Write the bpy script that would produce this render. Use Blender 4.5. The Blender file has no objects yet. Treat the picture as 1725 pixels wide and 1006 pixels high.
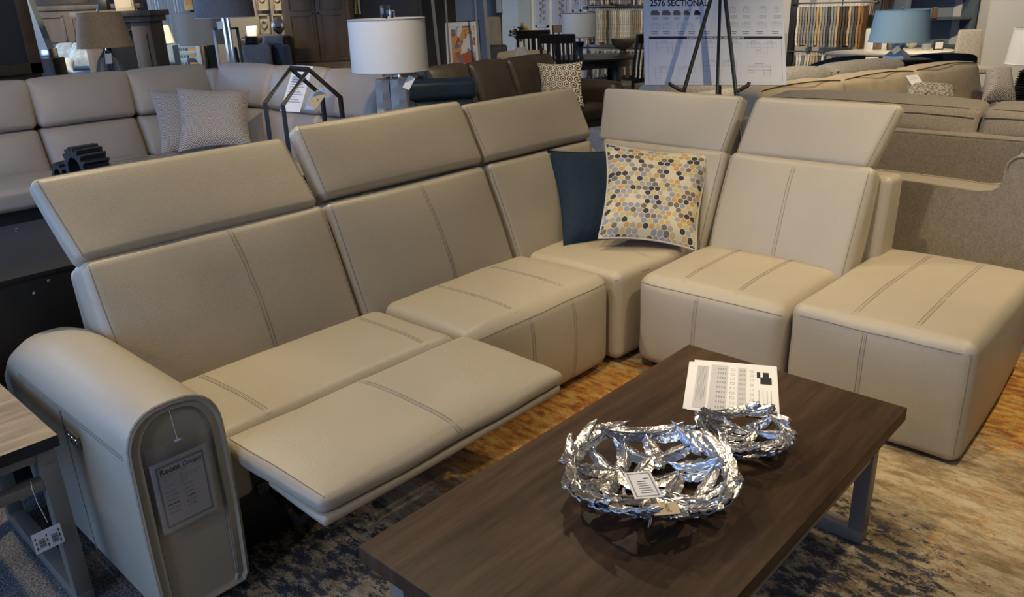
import bpy, bmesh, math, random
from mathutils import Vector, Matrix, noise
R = math.radians
rnd = random.Random(7)
S = bpy.context.scene
COL = S.collection
# ------------------------------------------------------------------ camera
FPX = 1338.0; CX = 862.5; CY = 503.0; H = 1.6
F = Vector((0.67917562, 0.64226445, -0.35527011))
RT = Vector((0.67742882, -0.73483015, -0.0333891))
UP = Vector((0.28250782, 0.21799316, 0.93416718))
cd = bpy.data.cameras.new('camera'); cam = bpy.data.objects.new('camera', cd); COL.objects.link(cam)
cd.sensor_fit = 'HORIZONTAL'; cd.sensor_width = 36.0; cd.lens = 36.0 * FPX / 1725.0; cd.clip_end = 100
m = Matrix((RT, UP, -F)).transposed().to_4x4(); m.translation = Vector((0, 0, H)); cam.matrix_world = m
S.camera = cam
# ------------------------------------------------------------------ light
S.view_settings.view_transform = 'Standard'; S.view_settings.look = 'None'
S.view_settings.gamma = 1.0; S.view_settings.use_curve_mapping = False
S.view_settings.exposure = -0.12
w = bpy.data.worlds.new('daylight'); S.world = w; w.use_nodes = True
w.node_tree.nodes['Background'].inputs[0].default_value = (0.50, 0.66, 1.0, 1)
w.node_tree.nodes['Background'].inputs[1].default_value = 0.9

def spot(loc, aim, power, col=(1.0, 0.83, 0.62), size=70, soft=0.05, blend=0.5):
    l = bpy.data.lights.new('ceiling_spot', 'SPOT'); l.energy = power; l.color = col
    l.spot_size = R(size); l.spot_blend = blend; l.shadow_soft_size = soft
    o = bpy.data.objects.new('ceiling_spot', l); COL.objects.link(o); o.location = loc
    o.rotation_euler = (Vector(aim) - Vector(loc)).to_track_quat('-Z', 'Y').to_euler()
    return o

def area(loc, aim, sx, sy, power, col):
    l = bpy.data.lights.new('daylight_area', 'AREA'); l.shape = 'RECTANGLE'; l.size = sx; l.size_y = sy
    l.energy = power; l.color = col
    o = bpy.data.objects.new('daylight_area', l); COL.objects.link(o); o.location = loc
    o.rotation_euler = (Vector(aim) - Vector(loc)).to_track_quat('-Z', 'Y').to_euler()
    return o

WARM = (1.0, 0.81, 0.52)
COOL = (0.27, 0.49, 1.0)
area((-3.15, 4.0, 1.7), (4, 4.0, 0.9), 7.6, 2.6, 245, COOL)          # shop windows on the left
area((1.0, 15.2, 2.0), (5, 5, 1.2), 7.0, 2.6, 580, (0.36, 0.58, 1.0))            # shop windows at the far left
spot((0.9, 1.15, 3.1), (3.4, 1.1, 0.5), 175, WARM, 56)
spot((1.2, 3.15, 3.1), (1.25, 2.0, 0.3), 175, WARM, 85)
spot((0.2, 2.5, 3.1), (0.68, 2.15, 0.6), 60, WARM, 30)
spot((2.7, 0.1, 3.1), (2.7, 0.4, 0.0), 125, WARM, 80)
spot((-2.4, 0.6, 3.1), (1.8, 1.4, 0.3), 60, WARM, 60)
spot((2.0, 2.9, 3.1), (3.2, 4.1, 1.1), 130, WARM, 60)  # added to brighten the white drum lampshade
spot((2.0, -1.2, 3.1), (2.6, 1.2, 0.3), 30, WARM, 80)
spot((3.1, 2.7, 3.1), (2.8, 1.5, 0.4), 100, WARM, 90)
spot((1.6, 4.6, 3.1), (2.6, 6.8, 0.7), 120, WARM, 90)
spot((4.6, 0.2, 3.1), (5.2, 0.8, 0.6), 200, WARM, 100)
spot((6.4, 3.0, 3.1), (7.4, 2.4, 0.7), 190, WARM, 100)
spot((6.2, 5.4, 3.1), (7.5, 6.6, 0.6), 190, WARM, 100)
spot((9.5, 6.0, 3.1), (12.5, 7.0, 1.1), 560, WARM, 110)
spot((10.5, 3.0, 3.1), (13.0, 3.0, 1.2), 460, WARM, 110)
spot((6.0, 10.0, 3.1), (7.5, 12.5, 1.3), 640, WARM, 110)
spot((2.5, 9.6, 3.1), (3.8, 12.0, 1.2), 480, WARM, 110)

# ------------------------------------------------------------------ materials
MATS = {}
def mat(name, col, rough=0.6, metal=0.0, bump=0.0, bscale=60.0, vary=0.0, vscale=4.0, spec=0.5, sheen=0.0, stretch=(1, 1, 1), col2=None, emit=0.0, coat=0.0, trans=0.0):
    if name in MATS: return MATS[name]
    M = bpy.data.materials.new(name); M.use_nodes = True; nt = M.node_tree; N = nt.nodes; L = nt.links
    b = N['Principled BSDF']; c = (*col, 1)
    b.inputs['Base Color'].default_value = c; b.inputs['Roughness'].default_value = rough
    b.inputs['Metallic'].default_value = metal; b.inputs['Specular IOR Level'].default_value = spec
    b.inputs['Sheen Weight'].default_value = sheen; b.inputs['Coat Weight'].default_value = coat
    b.inputs['Transmission Weight'].default_value = trans
    if emit: b.inputs['Emission Color'].default_value = c; b.inputs['Emission Strength'].default_value = emit
    tc = N.new('ShaderNodeTexCoord'); mp = N.new('ShaderNodeMapping'); mp.inputs['Scale'].default_value = stretch
    L.new(tc.outputs['Object'], mp.inputs[0])
    if vary or col2:
        n = N.new('ShaderNodeTexNoise'); n.inputs['Scale'].default_value = vscale; n.inputs['Detail'].default_value = 5
        L.new(mp.outputs[0], n.inputs['Vector'])
        cr = N.new('ShaderNodeValToRGB'); cr.color_ramp.elements[0].position = 0.35; cr.color_ramp.elements[1].position = 0.65
        a = col2 if col2 else tuple(x * (1 - vary) for x in col)
        z = col if col2 else tuple(min(1, x * (1 + vary)) for x in col)
        cr.color_ramp.elements[0].color = (*a, 1); cr.color_ramp.elements[1].color = (*z, 1)
        L.new(n.outputs[0], cr.inputs[0]); L.new(cr.outputs[0], b.inputs['Base Color'])
    if bump:
        n2 = N.new('ShaderNodeTexNoise'); n2.inputs['Scale'].default_value = bscale; n2.inputs['Detail'].default_value = 4
        L.new(mp.outputs[0], n2.inputs['Vector'])
        bp = N.new('ShaderNodeBump'); bp.inputs['Strength'].default_value = bump; bp.inputs['Distance'].default_value = 0.004
        L.new(n2.outputs[0], bp.inputs['Height']); L.new(bp.outputs[0], b.inputs['Normal'])
    MATS[name] = M; return M

def nd(nt, typ, **kw):
    n = nt.nodes.new(typ)
    for k, v in kw.items(): setattr(n, k, v)
    return n
def vm(nt, op, a, b=None):
    n = nd(nt, 'ShaderNodeVectorMath', operation=op)
    for i, x in enumerate((a, b)):
        if x is None: continue
        if isinstance(x, (tuple, list)): n.inputs[i].default_value = x
        else: nt.links.new(x, n.inputs[i])
    return n.outputs['Value'] if op in ('DOT_PRODUCT', 'LENGTH') else n.outputs[0]
def mt(nt, op, a, b=None, c=None):
    n = nd(nt, 'ShaderNodeMath', operation=op)
    for i, x in enumerate((a, b, c)):
        if x is None: continue
        if isinstance(x, (int, float)): n.inputs[i].default_value = x
        else: nt.links.new(x, n.inputs[i])
    return n.outputs[0]
def mix(nt, fac, a, b):
    n = nd(nt, 'ShaderNodeMix', data_type='RGBA')
    for s, x in ((0, fac), (6, a), (7, b)):
        if isinstance(x, (int, float)): n.inputs[s].default_value = x
        elif isinstance(x, tuple): n.inputs[s].default_value = (*x, 1)
        else: nt.links.new(x, n.inputs[s])
    return n.outputs[2]
def ramp(nt, fac, stops, const=False):
    n = nd(nt, 'ShaderNodeValToRGB'); r = n.color_ramp
    if const: r.interpolation = 'CONSTANT'
    while len(r.elements) < len(stops): r.elements.new(0.5)
    for e, (p, c) in zip(r.elements, stops): e.position = p; e.color = (*c, 1)
    nt.links.new(fac, n.inputs[0]); return n.outputs[0]
def newmat(name, rough=0.8):
    M = bpy.data.materials.new(name); M.use_nodes = True
    M.node_tree.nodes['Principled BSDF'].inputs['Roughness'].default_value = rough
    MATS[name] = M; return M, M.node_tree, M.node_tree.nodes['Principled BSDF']
def hexcells(nt, scale):
    uv = nd(nt, 'ShaderNodeUVMap').outputs[0]
    p = vm(nt, 'MULTIPLY', uv, (scale, scale, 0)); p = vm(nt, 'ADD', p, (40, 40 * 1.7320508, 0))
    r = (1, 1.7320508, 1); h = (0.5, 0.8660254, 0)
    a = vm(nt, 'SUBTRACT', vm(nt, 'MODULO', p, r), h)
    b = vm(nt, 'SUBTRACT', vm(nt, 'MODULO', vm(nt, 'SUBTRACT', p, h), r), h)
    la = vm(nt, 'DOT_PRODUCT', a, a); lb = vm(nt, 'DOT_PRODUCT', b, b)
    sel = mt(nt, 'LESS_THAN', lb, la)
    mx = nd(nt, 'ShaderNodeMix', data_type='VECTOR'); nt.links.new(sel, mx.inputs[0]); nt.links.new(a, mx.inputs[4]); nt.links.new(b, mx.inputs[5])
    g = mx.outputs[1]; ga = vm(nt, 'ABSOLUTE', g)
    d1 = vm(nt, 'DOT_PRODUCT', ga, (0.5, 0.8660254, 0)); d2 = vm(nt, 'DOT_PRODUCT', ga, (1, 0, 0))
    e = mt(nt, 'SUBTRACT', 0.5, mt(nt, 'MAXIMUM', d1, d2))
    return e, vm(nt, 'SUBTRACT', p, g), g

LEA = mat('beige_leather', (0.395, 0.342, 0.252), 0.42, bump=0.25, bscale=220, vary=0.03, vscale=3, spec=0.4)
STI = mat('stitch_thread', (0.20, 0.17, 0.13), 0.7)
LE2 = mat('grey_beige_leather', (0.42, 0.36, 0.30), 0.45, bump=0.2, bscale=200, vary=0.03, vscale=3, spec=0.4)
BLK = mat('black_plastic', (0.008, 0.008, 0.009), 0.5)
BLKM = mat('black_powdercoat', (0.015, 0.013, 0.012), 0.45)
CHR = mat('chrome', (0.75, 0.77, 0.8), 0.15, 1.0)
STL = mat('brushed_pewter_steel', (0.23, 0.20, 0.165), 0.45, 0.3, bump=0.15, bscale=80, stretch=(1, 1, 8))
SIL = mat('hammered_silver', (0.60, 0.58, 0.56), 0.24, 1.0, bump=0.7, bscale=70)
PAP = mat('white_paper', (0.72, 0.72, 0.72), 0.7)
CRD = mat('kraft_card', (0.55, 0.42, 0.25), 0.8)
INK = mat('black_ink', (0.015, 0.015, 0.018), 0.8)
GINK = mat('grey_ink', (0.25, 0.25, 0.27), 0.8)
WHT = mat('white_paint', (0.72, 0.73, 0.76), 0.6)
TAU = mat('taupe_weave', (0.285, 0.238, 0.17), 0.9, bump=0.6, bscale=200, vary=0.16, vscale=130, sheen=0.2, stretch=(1, 1, 0.6))
BEI = mat('beige_and_lit_linen', (0.50, 0.41, 0.28), 0.9, bump=0.5, bscale=150, vary=0.08, vscale=12, sheen=0.2)  # beige cloth, also the lit tone of the taupe wing cushions
GRY = mat('light_grey_tweed', (0.46, 0.43, 0.39), 0.9, bump=0.6, bscale=140, vary=0.2, vscale=60, sheen=0.2)
NAV = mat('navy_fabric', (0.010, 0.024, 0.042), 0.8, bump=0.3, bscale=200, vary=0.1, vscale=40, spec=0.25)
BRL = mat('brown_leather', (0.036, 0.026, 0.018), 0.5, bump=0.3, bscale=60, vary=0.2, vscale=6)
DKW = mat('black_stained_wood', (0.012, 0.009, 0.008), 0.35, bump=0.2, bscale=20, stretch=(1, 1, 6))
SHW = mat('white_lampshade', (0.80, 0.77, 0.70), 0.85, bump=0.2, bscale=250)
SHT = mat('tan_lampshade', (0.46, 0.32, 0.19), 0.9, bump=0.5, bscale=200, vary=0.1, vscale=50)
SHG = mat('grey_lampshade', (0.16, 0.17, 0.19), 0.9, bump=0.5, bscale=200, vary=0.1, vscale=50)
WLM = mat('wood_medium', (0.12, 0.075, 0.04), 0.5, bump=0.2, bscale=14, vary=0.3, vscale=5, stretch=(1, 1, 0.15))
WGR = mat('wood_grey', (0.10, 0.085, 0.07), 0.55, bump=0.2, bscale=14, vary=0.3, vscale=5, stretch=(1, 1, 0.15))
WAL = mat('wall_paint', (0.50, 0.50, 0.52), 0.8)
DWL = mat('dark_wall_paint', (0.10, 0.095, 0.09), 0.8)
GLS = mat('clear_glass', (0.9, 0.95, 1), 0.03, trans=1.0)

# ------------------------------------------------------------------ camera-space measuring
def ray(x, y): return F + RT * ((x - CX) / FPX) + UP * ((CY - y) / FPX)
def P(x, y, d): return Vector((0, 0, H)) + ray(x, y) * d
def PZ(x, y, z):
    r = ray(x, y); return Vector((0, 0, H)) + r * ((z - H) / r.z)
def PX(x, y, X):
    r = ray(x, y); return Vector((0, 0, H)) + r * (X / r.x)
def PY(x, y, Y):
    r = ray(x, y); return Vector((0, 0, H)) + r * (Y / r.y)

# ------------------------------------------------------------------ object helpers
def tagit(o, label, cat, group=None, kind=None):
    if label: o['label'] = label
    if cat: o['category'] = cat
    if group: o['group'] = group
    if kind: o['kind'] = kind
    return o
def thing(name, label, cat, loc=(0, 0, 0), rz=0.0, group=None):
    o = bpy.data.objects.new(name, None); COL.objects.link(o); o.empty_display_size = 0.1
    o.location = loc; o.rotation_euler = (0, 0, rz); return tagit(o, label, cat, group)
def wmat(o):
    mw = Matrix.LocRotScale(o.location, o.rotation_euler, o.scale)
    return wmat(o.parent) @ mw if o.parent else mw
def obj(name, bm, mats, parent=None, world=False, smooth=True, label=None):
    """link one mesh object; world=True: the bmesh is in world coordinates"""
    if not isinstance(mats, (list, tuple)): mats = [mats]
    if world and parent is not None: bm.transform(wmat(parent).inverted())
    bmesh.ops.recalc_face_normals(bm, faces=bm.faces)
    me = bpy.data.meshes.new(name); bm.to_mesh(me); bm.free()
    for x in mats: me.materials.append(x)
    if smooth:
        me.polygons.foreach_set('use_smooth', [True] * len(me.polygons))
        me.set_sharp_from_angle(angle=R(38))
    o = bpy.data.objects.new(name, me); COL.objects.link(o)
    if parent is not None: o.parent = parent
    if label: o['label'] = label
    return o
def struct(name, bm, mats, smooth=False):
    o = obj(name, bm, mats, smooth=smooth); o['kind'] = 'structure'; return o

def box(bm, c, s, bev=0.0, mi=0, rot=None):
    """box centred at c, size s"""
    r = bmesh.ops.create_cube(bm, size=1.0); vs = r['verts']
    bmesh.ops.scale(bm, vec=s, verts=vs)
    fs = list({f for v in vs for f in v.link_faces})
    if bev:
        es = list({e for v in vs for e in v.link_edges})
        q = bmesh.ops.bevel(bm, geom=es, offset=bev, segments=2, affect='EDGES', profile=0.5)
        vs = list({v for f in q['faces'] for v in f.verts} | {v for v in vs if v.is_valid})
        fs = list({f for v in vs for f in v.link_faces})
    if rot is not None: bmesh.ops.transform(bm, matrix=rot, verts=vs)
    bmesh.ops.translate(bm, vec=c, verts=vs)
    for f in fs: f.material_index = mi
    return vs
def bx(bm, x0, x1, y0, y1, z0, z1, bev=0.0, mi=0):
    return box(bm, ((x0 + x1) / 2, (y0 + y1) / 2, (z0 + z1) / 2), (x1 - x0, y1 - y0, z1 - z0), bev, mi)
def B(): return bmesh.new()
def tube(bm, pts, r, seg=8, mi=0, closed=False, caps=True):
    pts = [Vector(p) for p in pts]; n = len(pts); rings = []
    rr = r if isinstance(r, (list, tuple)) else [r] * n
    nrm = None
    for i, p in enumerate(pts):
        if closed: t = pts[(i + 1) % n] - pts[i - 1]
        else: t = pts[min(i + 1, n - 1)] - pts[max(i - 1, 0)]
        if t.length < 1e-9: t = Vector((0, 0, 1))
        t.normalize()
        if nrm is None: nrm = t.orthogonal().normalized()
        else:
            nrm = nrm - t * nrm.dot(t)
            nrm = nrm.normalized() if nrm.length > 1e-6 else t.orthogonal().normalized()
        b = t.cross(nrm)
        rings.append([bm.verts.new(p + (nrm * math.cos(2 * math.pi * k / seg + math.pi / seg) + b * math.sin(2 * math.pi * k / seg + math.pi / seg)) * rr[i]) for k in range(seg)])
    rng = range(n if closed else n - 1)
    for i in rng:
        A, C = rings[i], rings[(i + 1) % n]
        for k in range(seg):
            f = bm.faces.new((A[k], A[(k + 1) % seg], C[(k + 1) % seg], C[k])); f.material_index = mi
    if caps and not closed:
        bm.faces.new(rings[0][::-1]).material_index = mi; bm.faces.new(rings[-1]).material_index = mi
def lathe(bm, prof, c=(0, 0, 0), seg=32, mi=0, sx=1.0, sy=1.0, flute=0, fa=0.0, caps=True):
    rings = []
    for r, z in prof:
        ring = []
        for k in range(seg):
            a = 2 * math.pi * k / seg; rr = r * (1 + fa * math.cos(flute * a)) if flute else r
            ring.append(bm.verts.new((c[0] + rr * sx * math.cos(a), c[1] + rr * sy * math.sin(a), c[2] + z)))
        rings.append(ring)
    for A, C in zip(rings, rings[1:]):
        for k in range(seg):
            bm.faces.new((A[k], A[(k + 1) % seg], C[(k + 1) % seg], C[k])).material_index = mi
    if caps:
        bm.faces.new(rings[0][::-1]).material_index = mi; bm.faces.new(rings[-1]).material_index = mi
def prism(bm, poly, a, b, axis='x', mi=0):
    """poly of 2D points extruded from a to b along axis (x: (y,z) y: (x,z) z: (x,y))"""
    def v(p, t): return {'x': (t, p[0], p[1]), 'y': (p[0], t, p[1]), 'z': (p[0], p[1], t)}[axis]
    A = [bm.verts.new(v(p, a)) for p in poly]; C = [bm.verts.new(v(p, b)) for p in poly]; n = len(poly)
    bm.faces.new(A[::-1]).material_index = mi; bm.faces.new(C).material_index = mi
    for k in range(n): bm.faces.new((A[k], A[(k + 1) % n], C[(k + 1) % n], C[k])).material_index = mi

class Soft:
    """upholstered block: rounded box mapped into a hexahedron and puffed.
    hexa[(i,j,k)] corners, i,j,k in 0/1 = u (width), v (front to back), w (low to high)"""
    def __init__(s, hexa, r=0.03, puff=(0, 0, 0, 0, 0, 0), n=10, wr=0.0, seed=0.0):
        s.h = {k: Vector(v) for k, v in hexa.items()}; s.puff = puff; s.wr = wr; s.seed = seed
        g = lambda i, j: (s.h[i] - s.h[j]).length
        s.L = ((g((0,0,0),(1,0,0)) + g((0,1,1),(1,1,1))) / 2, (g((0,0,0),(0,1,0)) + g((1,0,1),(1,1,1))) / 2, (g((0,0,0),(0,0,1)) + g((1,1,0),(1,1,1))) / 2)
        s.r = min(r, min(s.L) * 0.49); s.n = n; s.bm = bmesh.new()
    def rnd_(s, p):
        q = [0, 0, 0]; d = [0, 0, 0]
        for i in range(3):
            lim = s.L[i] / 2 - s.r; q[i] = max(-lim, min(lim, p[i])); d[i] = p[i] - q[i]
        l = math.sqrt(sum(x * x for x in d))
        if l > 1e-9: q = [q[i] + d[i] / l * s.r * (1 if l >= s.r * 0.999 else l / s.r) for i in range(3)]
        return q
    def S(s, u, v, w, lift=0.0):
        q = s.rnd_((u * s.L[0] / 2, v * s.L[1] / 2, w * s.L[2] / 2))
        u, v, w = (2 * q[i] / s.L[i] for i in range(3))
        a, b, c = (u + 1) / 2, (v + 1) / 2, (w + 1) / 2
        h = s.h
        def tri(a, b, c):
            p = Vector()
            for i, wa in ((0, 1 - a), (1, a)):
                for j, wb in ((0, 1 - b), (1, b)):
                    for k, wc in ((0, 1 - c), (1, c)): p += h[(i, j, k)] * (wa * wb * wc)
            return p
        p = tri(a, b, c)
        ux = (tri(1, b, c) - tri(0, b, c)).normalized(); vx = (tri(a, 1, c) - tri(a, 0, c)).normalized(); wx = (tri(a, b, 1) - tri(a, b, 0)).normalized()
        e = lambda t: max(0.0, 1 - abs(t) ** 3)
        pu = s.puff
        p += ux * (max(0, u) * pu[1] - max(0, -u) * pu[0]) * e(v) * e(w)
        p += vx * (max(0, v) * pu[3] - max(0, -v) * pu[2]) * e(u) * e(w)
        p += wx * (max(0, w) * pu[5] - max(0, -w) * pu[4]) * e(u) * e(v)
        if s.wr:
            nn = noise.noise_vector(p * 5.0 + Vector((s.seed, 0, 0))); p += nn * s.wr + noise.noise_vector(p * 14.0) * s.wr * 0.3
        return p
    def build(s):
        ax = []
        for i in range(3):
            hl = s.L[i] / 2; k = 4
            ed = [s.r * math.tan(math.pi / 4 * t / k) for t in range(k + 1)]
            mid = s.n
            lo = [-(hl - s.r) - e for e in reversed(ed)]
            inn = [-(hl - s.r) + 2 * (hl - s.r) * t / mid for t in range(1, mid)]
            hi = [(hl - s.r) + e for e in ed]
            ax.append([x / hl for x in lo + inn + hi])
        V = {}
        N = [len(a) - 1 for a in ax]
        def gv(i, j, k):
            if (i, j, k) not in V: V[(i, j, k)] = s.bm.verts.new(s.S(ax[0][i], ax[1][j], ax[2][k]))
            return V[(i, j, k)]
        for i in range(N[0]):
            for j in range(N[1]):
                s.bm.faces.new((gv(i, j, 0), gv(i, j + 1, 0), gv(i + 1, j + 1, 0), gv(i + 1, j, 0)))
                s.bm.faces.new((gv(i, j, N[2]), gv(i + 1, j, N[2]), gv(i + 1, j + 1, N[2]), gv(i, j + 1, N[2])))
        for i in range(N[0]):
            for k in range(N[2]):
                s.bm.faces.new((gv(i, 0, k), gv(i + 1, 0, k), gv(i + 1, 0, k + 1), gv(i, 0, k + 1)))
                s.bm.faces.new((gv(i, N[1], k), gv(i, N[1], k + 1), gv(i + 1, N[1], k + 1), gv(i + 1, N[1], k)))
        for j in range(N[1]):
            for k in range(N[2]):
                s.bm.faces.new((gv(0, j, k), gv(0, j, k + 1), gv(0, j + 1, k + 1), gv(0, j + 1, k)))
                s.bm.faces.new((gv(N[0], j, k), gv(N[0], j + 1, k), gv(N[0], j + 1, k + 1), gv(N[0], j, k + 1)))
        return s
    def path(s, pts, n=16):
        out = []
        for A, C in zip(pts, pts[1:]):
            for t in range(n): out.append(s.S(*[A[i] + (C[i] - A[i]) * t / n for i in range(3)]))
        out.append(s.S(*pts[-1])); return out
    def seam(s, pts, r=0.0013, mi=1, n=16): tube(s.bm, s.path(pts, n), r, 5, mi); return s
    def dbl(s, pts, axis=0, gap=0.014, r=0.0012, mi=1):
        for sg in (-1, 1):
            q = [tuple(p[i] + (sg * gap / s.L[axis] if i == axis else 0) for i in range(3)) for p in pts]
            s.seam(q, r, mi)
        q = pts; s.seam(q, 0.0016, 0 if mi == 1 else mi); return s

def hx(x0, x1, y0, y1, z0, z1):
    return {(i, j, k): ((x0, x1)[i], (y0, y1)[j], (z0, z1)[k]) for i in (0, 1) for j in (0, 1) for k in (0, 1)}
def softbox(name, x0, x1, y0, y1, z0, z1, mats, parent, r=0.03, puff=(0, 0, 0, 0, 0, 0), n=6, wr=0.0, world=False, seed=0, label=None):
    s = Soft(hx(x0, x1, y0, y1, z0, z1), r, puff, n, wr, seed).build()
    return obj(name, s.bm, mats, parent, world, label=label)
def hexprof(u0, u1, prof, axis='x', sign=1):
    """prof: front-bottom, front-top, back-bottom, back-top as (t,z); u0,u1 may be 4-tuples"""
    if not isinstance(u0, tuple): u0 = (u0,) * 4
    if not isinstance(u1, tuple): u1 = (u1,) * 4
    h = {}
    for i, us in ((0, u0), (1, u1)):
        for n_, (j, k) in enumerate(((0, 0), (0, 1), (1, 0), (1, 1))):
            t, z = prof[n_]
            h[(i, j, k)] = (us[n_], t, z) if axis == 'x' else (t, us[n_], z)
    return h

def pillow(bm, bl, br, tr, tl, thick=0.12, n=18, mi=0, pipe=0.0, pmi=1, ear=0.07, tuft=0):
    bl, br, tr, tl = map(Vector, (bl, br, tr, tl))
    nrm = ((br - bl).cross(tl - bl)).normalized()
    uvl = bm.loops.layers.uv.verify(); W = (br - bl).length; Hh = (tl - bl).length
    def pos(a, b, side):
        u, v = 2 * a - 1, 2 * b - 1
        u2 = u * (1 - ear * (1 - v * v)); v2 = v * (1 - ear * (1 - u * u))
        a2, b2 = (u2 + 1) / 2, (v2 + 1) / 2
        p = bl * (1 - a2) * (1 - b2) + br * a2 * (1 - b2) + tr * a2 * b2 + tl * (1 - a2) * b2
        t = thick / 2 * (max(0, (1 - u ** 4)) * max(0, (1 - v ** 4))) ** 0.62
        return p + nrm * t * side + noise.noise_vector(p * 9) * 0.006 * (1 - max(abs(u), abs(v)) ** 6)
    G = {}
    for side in (1, -1):
        for i in range(n + 1):
            for j in range(n + 1):
                if side == -1 and (i in (0, n) or j in (0, n)): G[(side, i, j)] = G[(1, i, j)]; continue
                G[(side, i, j)] = bm.verts.new(pos(i / n, j / n, side))
        for i in range(n):
            for j in range(n):
                q = [(i, j), (i + 1, j), (i + 1, j + 1), (i, j + 1)]
                if side == -1: q = q[::-1]
                f = bm.faces.new([G[(side, *k)] for k in q]); f.material_index = mi
                for lp, k in zip(f.loops, q): lp[uvl].uv = (k[0] / n * W, k[1] / n * Hh)
    if pipe:
        rim = [(i / n, 0) for i in range(n)] + [(1, i / n) for i in range(n)] + [(1 - i / n, 1) for i in range(n)] + [(0, 1 - i / n) for i in range(n)]
        tube(bm, [pos(a, b, 0) for a, b in rim], pipe, 6, pmi, closed=True)

def text(bm, body, origin, ux, uy, size, mi=0, shear=0.0, bold=0.0, align='LEFT', sx=1.0):
    """flat lettering as real mesh: ux right, uy up, slightly in front of origin plane"""
    cu = bpy.data.curves.new('txt', 'FONT'); cu.body = body; cu.size = size; cu.shear = shear; cu.offset = bold; cu.align_x = align
    cu.resolution_u = 3
    o = bpy.data.objects.new('txt', cu); COL.objects.link(o)
    dg = bpy.context.evaluated_depsgraph_get(); me = bpy.data.meshes.new_from_object(o.evaluated_get(dg))
    ux, uy = Vector(ux).normalized(), Vector(uy).normalized(); org = Vector(origin)
    n0 = len(bm.verts); nf = len(bm.faces); bm.from_mesh(me)
    bm.verts.ensure_lookup_table(); bm.faces.ensure_lookup_table()
    for v in bm.verts[n0:]:
        c = v.co.copy(); v.co = org + ux * c.x * sx + uy * c.y
    for f in bm.faces[nf:]: f.material_index = mi
    bpy.data.objects.remove(o); bpy.data.curves.remove(cu); bpy.data.meshes.remove(me)
def quad(bm, o, ux, uy, x0, x1, y0, y1, mi=0):
    o = Vector(o); ux = Vector(ux).normalized(); uy = Vector(uy).normalized()
    f = bm.faces.new([bm.verts.new(o + ux * a + uy * b) for a, b in ((x0, y0), (x1, y0), (x1, y1), (x0, y1))]); f.material_index = mi; return f
def frame(bm, o, ux, uy, x0, x1, y0, y1, t, mi=0):
    quad(bm, o, ux, uy, x0, x1, y0, y0 + t, mi); quad(bm, o, ux, uy, x0, x1, y1 - t, y1, mi)
    quad(bm, o, ux, uy, x0, x0 + t, y0, y1, mi); quad(bm, o, ux, uy, x1 - t, x1, y0, y1, mi)
def card(bm, o, ux, uy, w_, h_, t=0.002, mi=0):
    """thin board with its front face at o + plane, body behind"""
    ux = Vector(ux).normalized(); uy = Vector(uy).normalized(); nz = ux.cross(uy)
    o = Vector(o); pts = [o, o + ux * w_, o + ux * w_ + uy * h_, o + uy * h_]
    A = [bm.verts.new(p) for p in pts]; C = [bm.verts.new(p - nz * t) for p in pts]
    bm.faces.new(A).material_index = mi; bm.faces.new(C[::-1]).material_index = mi
    for k in range(4): bm.faces.new((A[k], C[k], C[(k + 1) % 4], A[(k + 1) % 4])).material_index = mi
    return o + nz * 0.0006, ux, uy
def copy_tree(o, parent=None):
    c = o.copy(); COL.objects.link(c)
    if parent is not None: c.parent = parent
    for ch in list(o.children): copy_tree(ch, c)
    return c

# ================================================================== SETTING
def carpet_mat():
    M, nt, b = newmat('grey_carpet', 0.95)
    tc = nd(nt, 'ShaderNodeTexCoord').outputs['Object']
    n1 = nd(nt, 'ShaderNodeTexNoise'); n1.inputs['Scale'].default_value = 140; n1.inputs['Detail'].default_value = 3; nt.links.new(tc, n1.inputs[0])
    n2 = nd(nt, 'ShaderNodeTexNoise'); n2.inputs['Scale'].default_value = 5; nt.links.new(tc, n2.inputs[0])
    f = mt(nt, 'ADD', mt(nt, 'MULTIPLY', n1.outputs[0], 0.75), mt(nt, 'MULTIPLY', n2.outputs[0], 0.25))
    nt.links.new(ramp(nt, f, [(0.36, (0.05, 0.048, 0.048)), (0.5, (0.14, 0.135, 0.13)), (0.63, (0.30, 0.285, 0.265))]), b.inputs['Base Color'])
    bp = nd(nt, 'ShaderNodeBump'); bp.inputs['Strength'].default_value = 1; bp.inputs['Distance'].default_value = 0.01
    nt.links.new(n1.outputs[0], bp.inputs['Height']); nt.links.new(bp.outputs[0], b.inputs['Normal']); return M
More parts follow.
